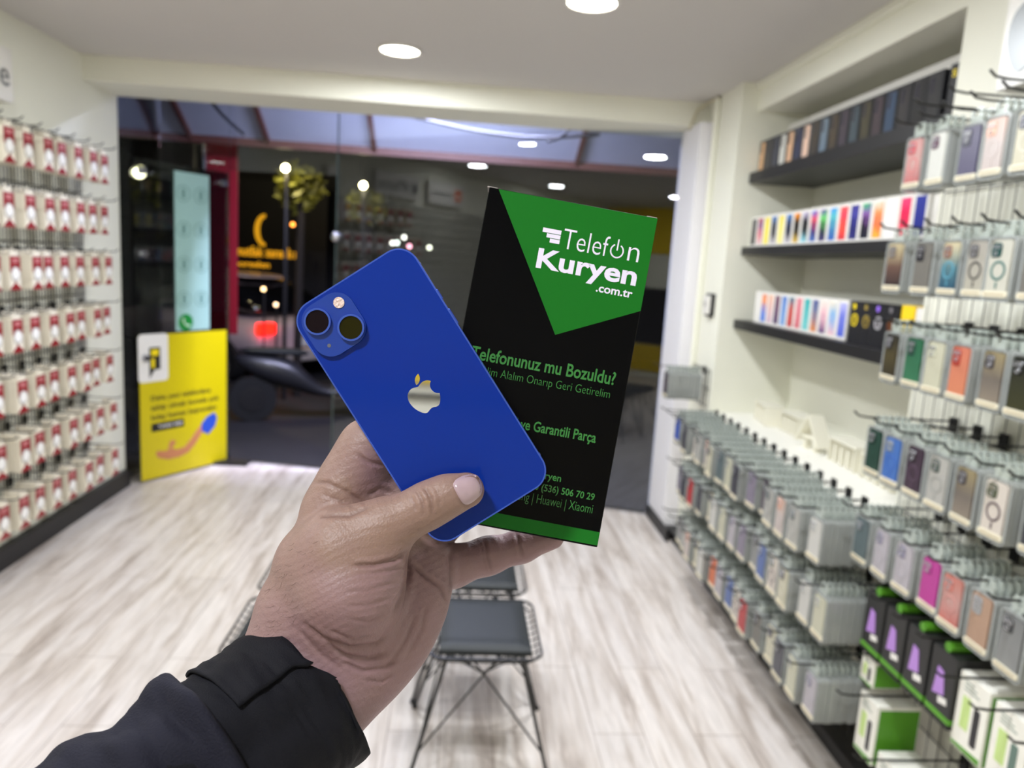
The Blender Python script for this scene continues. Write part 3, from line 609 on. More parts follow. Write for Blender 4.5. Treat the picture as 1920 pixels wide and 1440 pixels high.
def gbox(label, loc, w_, h_, d_, side):
    t = thing('charger_box', label, 'charger box', loc, -PI / 2, 'white and green charger boxes')
    obj('carton', bxm(-w_ / 2, w_ / 2, 0, d_, 0, h_, .0015), mat('carton_white', (236, 234, 224), .4, var=.02), t)
    if side: obj('green_side', bxm(-w_ / 2 + .004 if 0 else w_ / 2 - .001, w_ / 2 + .0008, .008, d_ - .004, .004, h_ - .012), GREEN, t)
    bm = bmesh.new(); prism(bm, [(-w_ * .3, h_ * .3), (-w_ * .02, h_ * .3), (-w_ * .02, h_ * .72), (-w_ * .3, h_ * .72)], -.0008, .0005); obj('pale_print', bm, PALEG, t)
    bm = bmesh.new(); prism(bm, rr_pts(w_ * .2, h_ * .5, .006, 3, w_ * .2, h_ * .42), -.0012, .0005); obj('printed_gadget', bm, NAVY if side else mat('print_slate', (96, 120, 110), .4), t)
    bm = bmesh.new(); prism(bm, [(-w_ * .48, h_ * .02), (w_ * .48, h_ * .02), (w_ * .48, h_ * (.1 if side else .24)), (-w_ * .48, h_ * .06)], -.0009, .0005); obj('green_wave', bm, GREEN, t)
    bm = bmesh.new()
    for k in range(3): prism(bm, [(-w_ * .3, h_ * (.80 + .05 * k)), (w_ * (.2 - .1 * k), h_ * (.80 + .05 * k)), (w_ * (.2 - .1 * k), h_ * (.82 + .05 * k)), (-w_ * .3, h_ * (.82 + .05 * k))], -.0008, .0005)
    obj('print_lines', bm, GREYP, t)
    return t
for i, (y, z, w_, h_, d_, s, lb) in enumerate([
    (2.075, .225, .10, .20, .14, 1, 'low beside the phone cases, first from the counter'), (1.94, .10, .11, .20, .12, 0, 'second from the counter on the low hooks'),
    (1.80, .10, .11, .21, .13, 1, 'third from the counter on the low hooks'), (1.655, .53, .11, .205, .13, 1, 'directly after the black gadget packs'),
    (1.525, .53, .11, .20, .12, 0, 'second after the black gadget packs'), (1.40, .53, .11, .20, .12, 1, 'third after the black gadget packs'), (1.66, .22, .11, .20, .12, 0, 'fourth from the counter on the low hooks'), (1.53, .20, .11, .20, .12, 1, 'fifth from the counter on the low hooks'),
    (2.11, .455, .07, .09, .10, 1, 'small, between the phone cases and the black packs')]):
    gbox(f'white and green charger box {lb}', (1.34, y, z), w_, h_, d_, s)
    hook(f'wire hook over charger box {lb}', 'hooks of the charger boxes', (1.28, y, z + h_ + .008), -PI / 2, .306)

# ------------------------------------------------------------------ wire stools
PAD = mat('black_leather', (40, 43, 44), .5, spec=.25, bump=.15, bscale=150, var=.06)
def stool(label, cx, cy, rz=0):
    t = thing('wire_stool', label, 'stool', (cx, cy, 0), rz, 'black wire stools')
    W2, L2, ZS = .185, .215, .455
    bm = bmesh.new()                                     # padded seat with a rolled front edge
    nx, ny = 14, 16; px, py = W2 - .035, L2 - .028
    def top(u, v):
        e = max(abs(u), abs(v)); z = .016 * (1 - max(0, e - .8) * 2.2) + .010 * math.exp(-((v + .86) / .12) ** 2)
        return z
    gv = [[bm.verts.new((px * (-1 + 2 * i / nx), py * (-1 + 2 * j / ny), ZS + top(-1 + 2 * i / nx, -1 + 2 * j / ny))) for j in range(ny + 1)] for i in range(nx + 1)]
    lv = [[bm.verts.new((px * (-1 + 2 * i / nx), py * (-1 + 2 * j / ny), ZS - .004)) for j in range(ny + 1)] for i in range(nx + 1)]
    for i in range(nx):
        for j in range(ny):
            bm.faces.new((gv[i][j], gv[i + 1][j], gv[i + 1][j + 1], gv[i][j + 1])); bm.faces.new((lv[i][j], lv[i][j + 1], lv[i + 1][j + 1], lv[i + 1][j]))
    for i in range(nx):
        bm.faces.new((lv[i][0], lv[i + 1][0], gv[i + 1][0], gv[i][0])); bm.faces.new((lv[i + 1][ny], lv[i][ny], gv[i][ny], gv[i + 1][ny]))
    for j in range(ny):
        bm.faces.new((lv[0][j + 1], lv[0][j], gv[0][j], gv[0][j + 1])); bm.faces.new((lv[nx][j], lv[nx][j + 1], gv[nx][j + 1], gv[nx][j]))
    obj('seat_pad', bm, PAD, t, smooth=True, angle=60)
    bm = bmesh.new()
    def loop(w_, l_, z, r):
        pts = [(x, y, z) for x, y in rr_pts(2 * w_, 2 * l_, .055, 6)]; tube(bm, pts + pts[:2], r, 6, False)
    loop(W2, L2, ZS - .002, .0045); loop(W2 - .012, L2 - .012, ZS - .018, .003)
    for i in range(9):
        x = -W2 + .03 + (2 * W2 - .06) * i / 8; tube(bm, [(x, -L2, ZS - .002), (x, -L2 + .02, ZS - .014), (x, L2 - .02, ZS - .014), (x, L2, ZS - .002)], .002, 4)
    for i in range(10):
        y = -L2 + .03 + (2 * L2 - .06) * i / 9; tube(bm, [(-W2, y, ZS - .002), (-W2 + .02, y, ZS - .014), (W2 - .02, y, ZS - .014), (W2, y, ZS - .002)], .002, 4)
    obj('wire_frame', bm, WIRE, t)
    tops = {}; feet = {}
    for sx in (-1, 1):
        for sy in (-1, 1):
            a = (sx * .12, sy * .15, ZS - .02); b = (sx * .235, sy * .225, .006); tops[sx, sy] = Vector(a); feet[sx, sy] = Vector(b)
            bm = bmesh.new(); tube(bm, [a, b], .0062, 8); l = obj('leg', bm, WIRE, t, smooth=True, angle=50)
            bm = bmesh.new(); tube(bm, [(b[0], b[1], .0), (b[0], b[1], .014)], .010, 10); obj('foot_cap', bm, BLACK, l)
    bm = bmesh.new()
    q = [(1, 1), (-1, 1), (-1, -1), (1, -1)]
    for k in range(4):
        A, B = q[k], q[(k + 1) % 4]
        for (P, Q) in ((A, B), (B, A)):
            lo = feet[P].lerp(tops[P], .26); hi = tops[P].lerp(tops[Q], .72); tube(bm, [lo, hi], .0035, 5)
        m0 = tops[A].lerp(tops[B], .5); m1 = tops[B].lerp(tops[q[(k + 2) % 4]], .5)
        m0 = m0.copy(); m1 = m1.copy(); m0.z -= .10; m1.z -= .10; m0.xy *= .62; m1.xy *= .62
        tube(bm, [m0, m1], .0035, 5)
        tube(bm, [m0, tops[A]], .003, 5); tube(bm, [m0, tops[B]], .003, 5)
    obj('cross_bracing', bm, WIRE, t)
stool('black padded wire stool standing nearest the camera, under the box', .135, 2.42)
stool('black padded wire stool directly behind the nearest one, half hidden by the fingers', .125, 2.90)
stool('black padded wire stool half hidden by the wrist above the sleeve', -.515, 2.40)
stool('black padded wire stool behind the wrist, further from the sleeve', -.52, 2.87)
# ------------------------------------------------------------------ outside at night
ASPH = mat('asphalt', (38, 36, 37), .8, var=.25, vscale=3, bump=.3, bscale=40)
struct('ground', bxm(-16, 14, 5.0, 30, -.14, -.10), ASPH)
struct('wall_street', bxm(-16, 14, 15.0, 15.3, -.1, 9), mat('street_facade', (34, 30, 30), .7, var=.3, vscale=.6))
RUST = mat('rust_steel', (112, 66, 56), .5, var=.15); CANV = mat('canopy_sheet', (214, 218, 236), .5, var=.05)
can = thing('canopy', 'white sheet canopy with red-brown ribs over the pavement outside', 'canopy', (-.3, 6.3, 2.7))
def slope(y): return .74 - (y - .0) * .55            # local height falling outwards
for i, (x0, x1) in enumerate(((-3.6, -2.35), (-2.33, -1.63), (-1.60, -.62), (-.59, 1.36), (1.39, 3.2))):
    bm = bmesh.new(); v = [bm.verts.new(p) for p in ((x0, .02, slope(.02)), (x1, .02, slope(.02)), (x1, 1.28, slope(1.28)), (x0, 1.28, slope(1.28)))]
    w2 = [bm.verts.new(p.co + Vector((0, 0, .012))) for p in v]
    bm.faces.new(v[::-1]); bm.faces.new(w2)
    for k in range(4): bm.faces.new((v[k], v[(k + 1) % 4], w2[(k + 1) % 4], w2[k]))
    bmesh.ops.recalc_face_normals(bm, faces=bm.faces[:]); obj('canopy_sheet', bm, CANV, can)
for x in (-2.34, -1.615, -.605, 1.375):
    bm = bmesh.new(); box(bm, x - .022, x + .022, 0, 1.3, -.05, -.004)
    for v in bm.verts: v.co.z += slope(v.co.y)
    obj('canopy_rib', bm, RUST, can)
bm = bmesh.new(); box(bm, -3.6, 3.2, 1.28, 1.33, slope(1.3) - .06, slope(1.3) + .02); obj('front_rail', bm, RUST, can)
# cool strip light mounted over the entrance, lights the canopy and the doorway
sl = thing('strip_light', 'cool white strip light fixed outside above the entrance', 'strip light', (-.3, 5.95, 3.02))
sl.rotation_euler = (math.radians(8), 0, 0)
obj('housing', bxm(-.9, .9, -.03, .03, .004, .05, .006), STEEL, sl)
obj('tube', bxm(-.88, .88, -.02, .02, -.012, .004, .005), mat('tube_emit', (225, 230, 255), .5, emit=(215, 222, 255), es=8), sl)
ld_ = bpy.data.lights.new('strip', 'AREA'); ld_.shape = 'RECTANGLE'; ld_.size = 1.7; ld_.size_y = .04; ld_.energy = PORCH_W; ld_.color = PORCH_COL
link('strip', ld_, sl, (0, 0, -.10))
up_ = bpy.data.lights.new('uplight', 'AREA'); up_.shape = 'RECTANGLE'; up_.size = 1.5; up_.size_y = .03; up_.energy = 26; up_.color = PORCH_COL
link('uplight', up_, sl, (0, .035, .03), (math.radians(105), 0, 0))
# clear cables looping behind the glass
CBL = mat('clear_cable', (62, 61, 66), .5, spec=.2)
def cable(label, pts, r=.012):
    c = [Vector(p) for p in pts]; out = []
    for i in range(len(c) - 1):
        p0, p1, p2, p3 = c[max(i - 1, 0)], c[i], c[i + 1], c[min(i + 2, len(c) - 1)]
        for k in range(8):
            s = k / 8; out.append(.5 * ((2 * p1) + (-p0 + p2) * s + (2 * p0 - 5 * p1 + 4 * p2 - p3) * s * s + (-p0 + 3 * p1 - 3 * p2 + p3) * s ** 3))
    out.append(c[-1]); bm = bmesh.new(); tube(bm, out, r, 8); tag(obj('light_cable', bm, CBL, smooth=True), label, 'cable')
cable('long clear cable sagging under the canopy across the glass front', [(-1.18, 6.05, 2.93), (-.8, 6.05, 2.84), (-.35, 6.05, 2.76), (.1, 6.05, 2.70), (.55, 6.0, 2.68), (1.0, 5.9, 2.72)], .013)
cable('clear cable curving down beside the glass door joint', [(-2.08, 6.31, 3.40), (-2.04, 6.12, 3.1), (-2.03, 6.05, 2.95), (-2.0, 6.05, 2.86), (-1.93, 6.05, 2.75), (-1.82, 6.05, 2.64), (-1.70, 6.05, 2.55)], .014)
cable('short clear cable hanging below the canopy by the right jamb', [(.78, 5.9, 2.82), (.76, 5.9, 2.75), (.70, 5.9, 2.68), (.6, 5.9, 2.64)], .013)
cable('short clear cable hanging beside the red-brown rib', [(-1.80, 6.05, 2.98), (-1.74, 6.05, 2.90), (-1.62, 6.05, 2.85), (-1.45, 6.05, 2.81)], .01)
# red banner on a post
t = thing('street_banner', 'tall dark red banner on a post outside the door', 'banner', (-2.48, 8.0, -.10))
bm = bmesh.new(); tube(bm, [(-.17, 0, 0), (-.17, 0, 3.1)], .02, 10); obj('post', bm, STEEL, t)
obj('cloth', bxm(-.15, .16, -.008, .008, .9, 2.95, .004), mat('banner_red', (150, 8, 34), .6, var=.1), t)
# dark shop across the street with golden lettering
GOLD = mat('gold_sign', (230, 170, 40), .4, emit=(240, 170, 30), es=.55)
t = thing('shop_sign', 'golden lettering with a crescent emblem on a dark shop front across the street', 'shop sign', (-3.45, 13.6, 1.14))
obj('board', bxm(-.95, 1.05, .0, .06, -1.235, 1.75, .01), mat('dark_board', (20, 17, 18), .5), t)
bm = bmesh.new(); prism(bm, [(.18 * math.cos(a), .28 * math.sin(a)) for a in [PI * .5 + PI * k / 14 for k in range(15)]] + [(.10 * math.cos(a), .22 * math.sin(a)) for a in [PI * 1.5 - PI * k / 14 for k in range(15)]], -.03, 0)
bmesh.ops.translate(bm, verts=bm.verts, vec=(-.02, 0, .88)); bmesh.ops.triangulate(bm, faces=[f for f in bm.faces if len(f.verts) > 4]); obj('crescent_emblem', bm, GOLD, t)
for s, x0, x1, z0, z1 in (('mutfak sanatları', -.55, .58, .42, .60), ('porselen', -.55, .06, .20, .34), ('züccaciye', -.38, .34, .02, .13)):
    link('sign_letters', text_mesh('sign_letters', s, GOLD, x0, x1, z0, z1, -.02, .02, .02), t)
# parked car, seen from behind
def loft(name, secs, m, parent, sub=2):
    """closed body lofted through cross-sections (x outlines at y), subdivided"""
    bm = bmesh.new(); R = [[bm.verts.new(p) for p in s] for s in secs]; n = len(secs[0])
    for i in range(len(R) - 1):
        for k in range(n): bm.faces.new((R[i][k], R[i][(k + 1) % n], R[i + 1][(k + 1) % n], R[i + 1][k]))
    bm.faces.new(R[0][::-1]); bm.faces.new(R[-1]); bmesh.ops.recalc_face_normals(bm, faces=bm.faces[:])
    o = obj(name, bm, m, parent, smooth=True)
    if sub: md = o.modifiers.new('s', 'SUBSURF'); md.levels = sub; md.render_levels = sub
    return o
CARP = mat('car_paint', (206, 188, 192), .3, coat=.6, var=.04); CGL = mat('car_glass', (14, 15, 18), .08, spec=.8); TYRE = mat('tyre', (20, 20, 20), .8)
car = thing('car', 'pale hatchback with a lit red tail lamp parked in the dark street', 'car', (-3.72, 11.66, -.10), math.radians(55))
def sec(y, wb, z0, z1, n=4): return [(-wb, y, z0), (-wb * 1.02, y, (z0 + z1) * .5), (-wb * .94, y, z1), (wb * .94, y, z1), (wb * 1.02, y, (z0 + z1) * .5), (wb, y, z0)]
loft('body', [sec(-1.95, .72, .34, .78), sec(-1.85, .82, .26, .92), sec(-1.0, .86, .22, .96), sec(.6, .86, .22, .94), sec(1.5, .84, .24, .84), sec(2.0, .74, .32, .66)], CARP, car)
loft('cabin', [sec(-1.72, .66, .86, 1.0), sec(-1.35, .68, .86, 1.40), sec(-.3, .68, .86, 1.48), sec(.45, .68, .86, 1.38), sec(1.15, .66, .84, .92)], CGL, car)
loft('roof', [sec(-1.38, .52, 1.37, 1.41), sec(-.3, .55, 1.45, 1.485), sec(.4, .52, 1.36, 1.40)], CARP, car, 1)
for sx in (-1, 1):
    for yy in (-1.25, 1.3):
        bm = bmesh.new(); bmesh.ops.create_cone(bm, cap_ends=True, segments=28, radius1=.31, radius2=.31, depth=.2, matrix=Matrix.Translation((sx * .78, yy, .31)) @ Matrix.Rotation(PI / 2, 4, 'Y')); wl = obj('wheel', bm, TYRE, car, smooth=True, angle=40)
        bm = bmesh.new(); bmesh.ops.create_cone(bm, cap_ends=True, segments=20, radius1=.19, radius2=.15, depth=.03, matrix=Matrix.Translation((sx * .885, yy, .31)) @ Matrix.Rotation(PI / 2 * sx, 4, 'Y')); obj('rim', bm, STEEL, wl, smooth=True, angle=40)
    tl = obj('tail_lamp', bxm(sx * .68 - .12, sx * .68 + .12, -1.985, -1.86, .70, .84, .02), mat('tail_red' if sx < 0 else 'tail_dark', (255, 20, 20) if sx < 0 else (110, 14, 16), .3, emit=(255, 20, 10), es=5 if sx < 0 else .05), car)
obj('bumper', bxm(-.74, .74, -2.04, -1.8, .30, .48, .04), mat('bumper_pale', (196, 186, 176), .45), car)
obj('number_plate', bxm(-.26, .26, -2.05, -2.03, .52, .63, .005), WHITE, car)
# parked scooter
sc_ = thing('scooter', 'dark motor scooter parked on the pavement in front of the car', 'scooter', (-1.62, 8.1, -.10), math.radians(-70))
SCP = mat('scooter_paint', (40, 40, 43), .35, coat=.2)
def ssec(y, wb, z0, z1): return [(-wb, y, z0), (-wb, y, z1), (wb, y, z1), (wb, y, z0)]
loft('body', [ssec(-.75, .06, .62, .72), ssec(-.5, .14, .42, .74), ssec(-.1, .16, .30, .70), ssec(.1, .15, .24, .36), ssec(.42, .15, .24, .34), ssec(.55, .16, .30, .8), ssec(.70, .08, .6, .98)], SCP, sc_)
loft('seat', [ssec(-.72, .10, .72, .78), ssec(-.3, .14, .70, .80), ssec(.05, .10, .68, .76)], PAD, sc_)
for yy in (-.55, .72):
    bm = bmesh.new(); bmesh.ops.create_cone(bm, cap_ends=True, segments=24, radius1=.24, radius2=.24, depth=.11, matrix=Matrix.Translation((0, yy, .24)) @ Matrix.Rotation(PI / 2, 4, 'Y')); wl = obj('wheel', bm, TYRE, sc_, smooth=True, angle=40)
    bm = bmesh.new(); bmesh.ops.create_cone(bm, cap_ends=True, segments=18, radius1=.13, radius2=.13, depth=.13, matrix=Matrix.Translation((0, yy, .24)) @ Matrix.Rotation(PI / 2, 4, 'Y')); obj('rim', bm, BLACK, wl, smooth=True, angle=40)
bm = bmesh.new(); tube(bm, [(-.32, .52, 1.06), (-.12, .6, 1.02), (.12, .6, 1.02), (.32, .52, 1.06)], .016, 8); obj('handlebar', bm, BLACK, sc_)
bm = bmesh.new(); tube(bm, [(0, .60, 1.0), (0, .72, .24)], .03, 8); obj('fork', bm, STEEL, sc_)
# street spotlights in leafy shrubs
def leafy(label, x, y, z, r, n, seed, dens=1):
    rg = random.Random(seed); t = thing('street_tree', label, 'tree', (x, y, -.10))
    bm = bmesh.new(); tube(bm, [(0, 0, 0), (.02, 0, z - r * .5)], .05, 8); obj('trunk', bm, mat('bark', (30, 24, 20), .8, var=.2), t)
    bm = bmesh.new()
    for _ in range(n):
        d = Vector((rg.gauss(0, 1), rg.gauss(0, .6), rg.gauss(0, .7))).normalized() * r * rg.random() ** .4; d.z += z
        a = Vector((rg.gauss(0, 1), rg.gauss(0, 1), rg.gauss(0, 1))).normalized(); b = a.orthogonal().normalized(); s = .07 * rg.uniform(.6, 1.3)
        vs = [bm.verts.new(d + q) for q in (a * s, b * s * .45, -a * s, -b * s * .45)]; bm.faces.new(vs)
    f_ = obj('foliage', bm, mat('leaf', (92, 92, 22), .6, var=.3, vscale=6), t); f_['kind'] = 'stuff'
def spot(label, x, y, z, e):
    t = thing('street_lamp', label, 'street lamp', (x, y, -.10)); bm = bmesh.new(); tube(bm, [(0, .05, 0), (0, .05, z + .1), (0, 0, z + .12)], .025, 8); obj('pole', bm, BLACK, t)
    bm = bmesh.new(); bmesh.ops.create_uvsphere(bm, u_segments=16, v_segments=10, radius=.042, matrix=Matrix.Translation((0, 0, z + .05))); obj('bulb', bm, mat('warm_bulb', (255, 240, 190), .5, emit=(255, 236, 170), es=25), t, smooth=True)
    l = bpy.data.lights.new('lamp', 'POINT'); l.energy = e; l.color = (1, .86, .5); l.shadow_soft_size = .06; link('lamp', l, t, (0, -.08, z))
leafy('leafy tree lit by the brighter street lamp outside', -2.0, 9.4, 2.55, .30, 260, 4)
leafy('leafy tree lit by the second street lamp outside', -1.25, 9.8, 2.40, .24, 190, 6)
spot('bright warm street lamp above the lit leaves, left of the two', -2.10, 9.1, 2.69, 9)
spot('bright warm street lamp above the lit leaves, nearer the box', -1.243, 9.4, 2.58, 7)
spot('added tall lamp beyond the banner, put in to light the parked car', -3.05, 8.8, 4.2, 110)  # added lamp, bulb out of sight behind the canopy, brightens the dark car
for i, (x, y, z, c) in enumerate(((-2.78, 12.6, 2.2, (255, 150, 60)), (-2.68, 12.7, 2.04, (190, 140, 90)), (-2.39, 9.3, 1.30, (255, 210, 150)), (-2.24, 9.3, 1.12, (230, 190, 150)), (-1.25, 13.5, 2.02, (255, 250, 235)), (-1.05, 13.5, 2.13, (255, 250, 235)), (-.95, 13.5, 1.98, (255, 170, 190)), (-.6, 13.5, 1.98, (250, 250, 220)), (-1.17, 13.5, 2.03, (240, 255, 240)))):
    t = thing('distant_lamp', ('orange point of light above the golden lettering', 'dim tan point of light just under the orange one', 'cream point of light below the golden lettering', 'pale point of light just above the phone corner by the car', 'white point of light above the blue phone, first of the cluster', 'white point of light topmost above the blue phone', 'pink point of light above the blue phone', 'yellow-white point of light nearest the box', 'greenish point of light inside the white cluster')[i], 'street light', (x, y, -.10))
    bm = bmesh.new(); bmesh.ops.create_uvsphere(bm, u_segments=12, v_segments=8, radius=.0027 * y, matrix=Matrix.Translation((0, 0, z + .02))); obj('bulb', bm, mat('far_lamp_%d' % i, c, .5, emit=c, es=4), t, smooth=True)
    bm = bmesh.new(); tube(bm, [(0, .03, 0), (0, .03, z)], .012, 6); obj('post', bm, BLACK, t)
dw = obj('dark_doorway_panel', bxm(-6.2, -1.9, 14.0, 14.2, -.10, 3.4), mat('dark_shop', (12, 10, 11), .6), None); tag(dw, 'dark unlit shop front across the street behind the lamps', 'shop front')
del dw
# ------------------------------------------------------------------ things held: phone and box (placed in the hand)
def cam2world(c): return Vector(M3 @ np.asarray(c, float) + CAM)
def frame_at(R, T):
    x = M3 @ R[:, 0]; z = M3 @ R[:, 1]; y = -(M3 @ R[:, 2]); o = cam2world(T)
    x = x / np.linalg.norm(x); z = z - x * np.dot(x, z); z /= np.linalg.norm(z); y = np.cross(z, x)
    return Matrix([[x[0], y[0], z[0], o.x], [x[1], y[1], z[1], o.y], [x[2], y[2], z[2], o.z], [0, 0, 0, 1]])
RP = np.array([[0.848, -0.53, 0.0035], [0.5296, 0.8471, -0.0448], [0.0208, 0.0399, 0.999]]); TP = np.array([-0.0479, -0.0064, -0.3925])
RB = np.array([[0.9828, 0.1847, 0.0024], [-0.1847, 0.9825, 0.0254], [0.0024, -0.0254, 0.9997]]); TB = np.array([0.0172, 0.0099, -0.4269])
PBLUE = mat('phone_glass_blue', (14, 46, 142), .1, spec=.10); PFRAME = mat('phone_frame_blue', (70, 98, 204), .25, metal=.85)
ph = link('mobile_phone', None); ph.matrix_world = frame_at(RP, TP); tag(ph, 'blue mobile phone held face away, twin cameras and silver logo towards us', 'phone')
PX, PZ = .0004, -.0003
def bev(bm, e, seg=2):
    bmesh.ops.bevel(bm, geom=[x for x in bm.edges if abs(x.verts[0].co.y - x.verts[1].co.y) < 1e-6 and len(x.link_faces) == 2], offset=e, segments=seg, affect='EDGES', profile=.6)
bm = bmesh.new(); prism(bm, rr_pts(.0726, .1467, .0112, 10, PX, PZ), .0001, .0078); bev(bm, .0008, 3); obj('frame', bm, PFRAME, ph, smooth=True, angle=35)
bm = bmesh.new(); prism(bm, rr_pts(.0710, .1451, .0105, 10, PX, PZ), -.0002, .001); bev(bm, .0004); obj('back_glass', bm, PBLUE, ph, smooth=True, angle=35)
bm = bmesh.new(); prism(bm, rr_pts(.0708, .1449, .0104, 8, PX, PZ), .0077, .0080); obj('screen', bm, CGL, ph)
bmp = bmesh.new(); prism(bmp, rr_pts(.0296, .0296, .0098, 10, -.0182, .0556), -.0021, .0005); bev(bmp, .0014, 4); BUMP = obj('camera_bump', bmp, mat('bump_blue', (26, 58, 146), .28, spec=.3), ph, smooth=True, angle=50)
for (cx, cz, lc) in ((-.0243, .0611, (22, 13, 17)), (-.0112, .0493, (36, 33, 5))):
    bm = bmesh.new(); ring(bm, .0070, .0060, -.0040, -.0012, cx, cz, 40); lr = obj('lens_ring', bm, PFRAME, BUMP, smooth=True, angle=40)
    bm = bmesh.new(); prism(bm, circ(.0061, 36, cx, cz), -.0034, -.0012); lg_ = obj('lens_glass', bm, mat('lens_%d' % lc[0], lc, .05, spec=.06), lr)
    bm = bmesh.new(); prism(bm, circ(.0011, 16, cx, cz), -.0030, -.0028); lg_['label'] = 'dark camera lens'
    ring(bm, .0032, .0030, -.0030, -.0028, cx, cz, 24); bm.free()
bm = bmesh.new(); prism(bm, circ(.0029, 24, -.0098, .0637), -.0025, -.0012); obj('flash', bm, mat('flash_cream', (226, 200, 190), .25, bump=.6, bscale=900), BUMP)
bm = bmesh.new(); prism(bm, circ(.0010, 14, -.0261, .0476), -.0023, -.0012); obj('microphone_hole', bm, mat('mic_grey', (92, 92, 104), .5), BUMP)
obj('logo', apple_bm(.0198, -.00035, -.0001, .0012, .0008), mat('logo_mirror', (205, 205, 208), .04, metal=1), ph)
for z0, z1 in ((.0375, .0432), (.0222, .0312)): obj('side_button', bxm(.0364, .0373, .0026, .0054, z0, z1, .0003), PFRAME, ph)
for sx, zz in ((1, .0597), (1, -.0597), (-1, .0582), (-1, -.0597)): obj('antenna_line', bxm(PX + sx * .0363 - .0002, PX + sx * .0363 + .0002, .0008, .0073, zz - .0004, zz + .0004), mat('antenna_blue', (70, 90, 150), .6), ph)
# the box
bx = link('product_box', None); bx.matrix_world = frame_at(RB, TB); tag(bx, 'tall black and green printed box held behind the blue phone', 'box')
BBLK = mat('box_black_gloss', (4, 4, 6), .25, spec=.07); BGRN = mat('box_green', (24, 108, 32), .35, spec=.12); BGT = mat('green_print', (44, 120, 50), .4); BWH = mat('lilac_white_print', (232, 224, 248), .4)
obj('carton', bxm(-.0488, .0497, 0, .0135, -.0953, .0962, .0004, 1), BBLK, bx)
bm = bmesh.new(); prism(bm, [(.0040, .0193), (.0496, .0418), (.0496, .0960), (-.0433, .0958)], -.0002, .0001); obj('green_panel', bm, BGRN, bx)
bm = bmesh.new(); prism(bm, [(-.0487, -.0945), (.0496, -.0942), (.0496, -.0866), (-.0487, -.0866)], -.0002, .0001); obj('green_band', bm, BGRN, bx)
for x in (-.0470, .0465): obj('top_flap', bxm(x - .003, x + .003, .001, .012, .0960, .0969, .0003), mat('carton_edge', (150, 140, 136), .6), bx)
bm = bmesh.new()
for x0, x1, z0, z1 in ((-.0140, -.0033, .0763, .0788), (-.0113, -.0033, .0736, .0759), (-.0090, -.0033, .0709, .0732)): prism(bm, [(x0, z0), (x1, z0), (x1, z1), (x0, z1)], -.0004, -.0001)
lm = obj('logo_mark', bm, BWH, bx)
def btext(name, s, m, x0, x1, z0, z1, bold=0): link(name, text_mesh(name, s, m, x0, x1, z0, z1, -.0004, .0003, bold), bx)
btext('brand_text', 'Telef', BWH, -.0016, .0251, .0689, .0806, -.010)
bm = bmesh.new(); n = 26
o_ = [(.0300 + .0040 * math.cos(a), .0732 + .0042 * math.sin(a)) for a in [PI * .5 + .5 + (2 * PI - 1.0) * k / n for k in range(n + 1)]]
i_ = [(.0300 + .0032 * math.cos(a), .0732 + .0034 * math.sin(a)) for a in [PI * .5 + .5 + (2 * PI - 1.0) * k / n for k in range(n + 1)]]
for k in range(n): prism(bm, [i_[k], i_[k + 1], o_[k + 1], o_[k]][::-1], -.0004, -.0001)
prism(bm, [(.0296, .0735), (.0304, .0735), (.0304, .0800), (.0296, .0800)], -.0004, -.0001); bmesh.ops.recalc_face_normals(bm, faces=bm.faces[:]); obj('power_symbol', bm, BWH, bx)
btext('brand_text', 'n', BWH, .0365, .0430, .0690, .0770, -.010)
btext('brand_text', 'Kuryen', BWH, -.0142, .0440, .0517, .0668, .028)
btext('brand_text', '.com.tr', BWH, .0222, .0432, .0480, .0522, .02)
btext('headline_text', 'Telefonunuz mu Bozuldu?', BGT, -.0412, .0425, -.0030, .0047, .018)
btext('printed_text', 'Gelelim Alalım Onarıp Geri Getirelim', BGT, -.0405, .0410, -.0122, -.0060, -.012)
btext('printed_text', 'Orijinal ve Garantili Parça', BGT, -.0260, .0378, -.0392, -.0312, .018)
btext('printed_text', 'telefonkuryen', BGT, -.0080, .0224, -.0640, -.0585, .012)
btext('printed_text', '0 (536) 506 70 29', BGT, .0085, .0430, -.0708, -.0655, .014)
btext('printed_text', 'Samsung | Huawei | Xiaomi', BGT, -.0100, .0432, -.0786, -.0718, -.008)
# ------------------------------------------------------------------ the hand and forearm
def P3(px, py, d): return np.array([(px - 960) / FPX * d, -(py - 720) / FPX * d, -d])
def chain(l): return [(P3(a[0], a[1], a[2]), a[3] * a[2] / FPX) for a in l]
PALM = [
    [(600, 1030, .404, 57), (626, 955, .411, 48), (657, 895, .415, 47), (690, 838, .4172, 45), (745, 800, .4135, 34), (805, 755, .4105, 31), (850, 722, .4105, 27)],
    [(690, 890, .422, 42), (720, 960, .426, 50), (745, 1030, .428, 55)],
    [(640, 960, .418, 52), (690, 1010, .42, 70), (760, 1060, .427, 56)],
    [(796, 1058, .431, 46), (786, 1098, .425, 52), (766, 1148, .417, 58), (735, 1200, .41, 62), (692, 1245, .402, 66), (642, 1285, .396, 70)],
    [(600, 1080, .397, 80), (572, 1150, .394, 82), (548, 1240, .391, 84)],
    [(640, 1060, .405, 85), (650, 1180, .402, 95), (600, 1262, .394, 92)],
    [(700, 1120, .414, 80), (680, 1190, .405, 85)],
    [(548, 1240, .391, 84), (470, 1330, .370, 88)], [(642, 1285, .396, 72), (560, 1390, .372, 84)], [(600, 1262, .394, 92), (520, 1360, .372, 96)]]
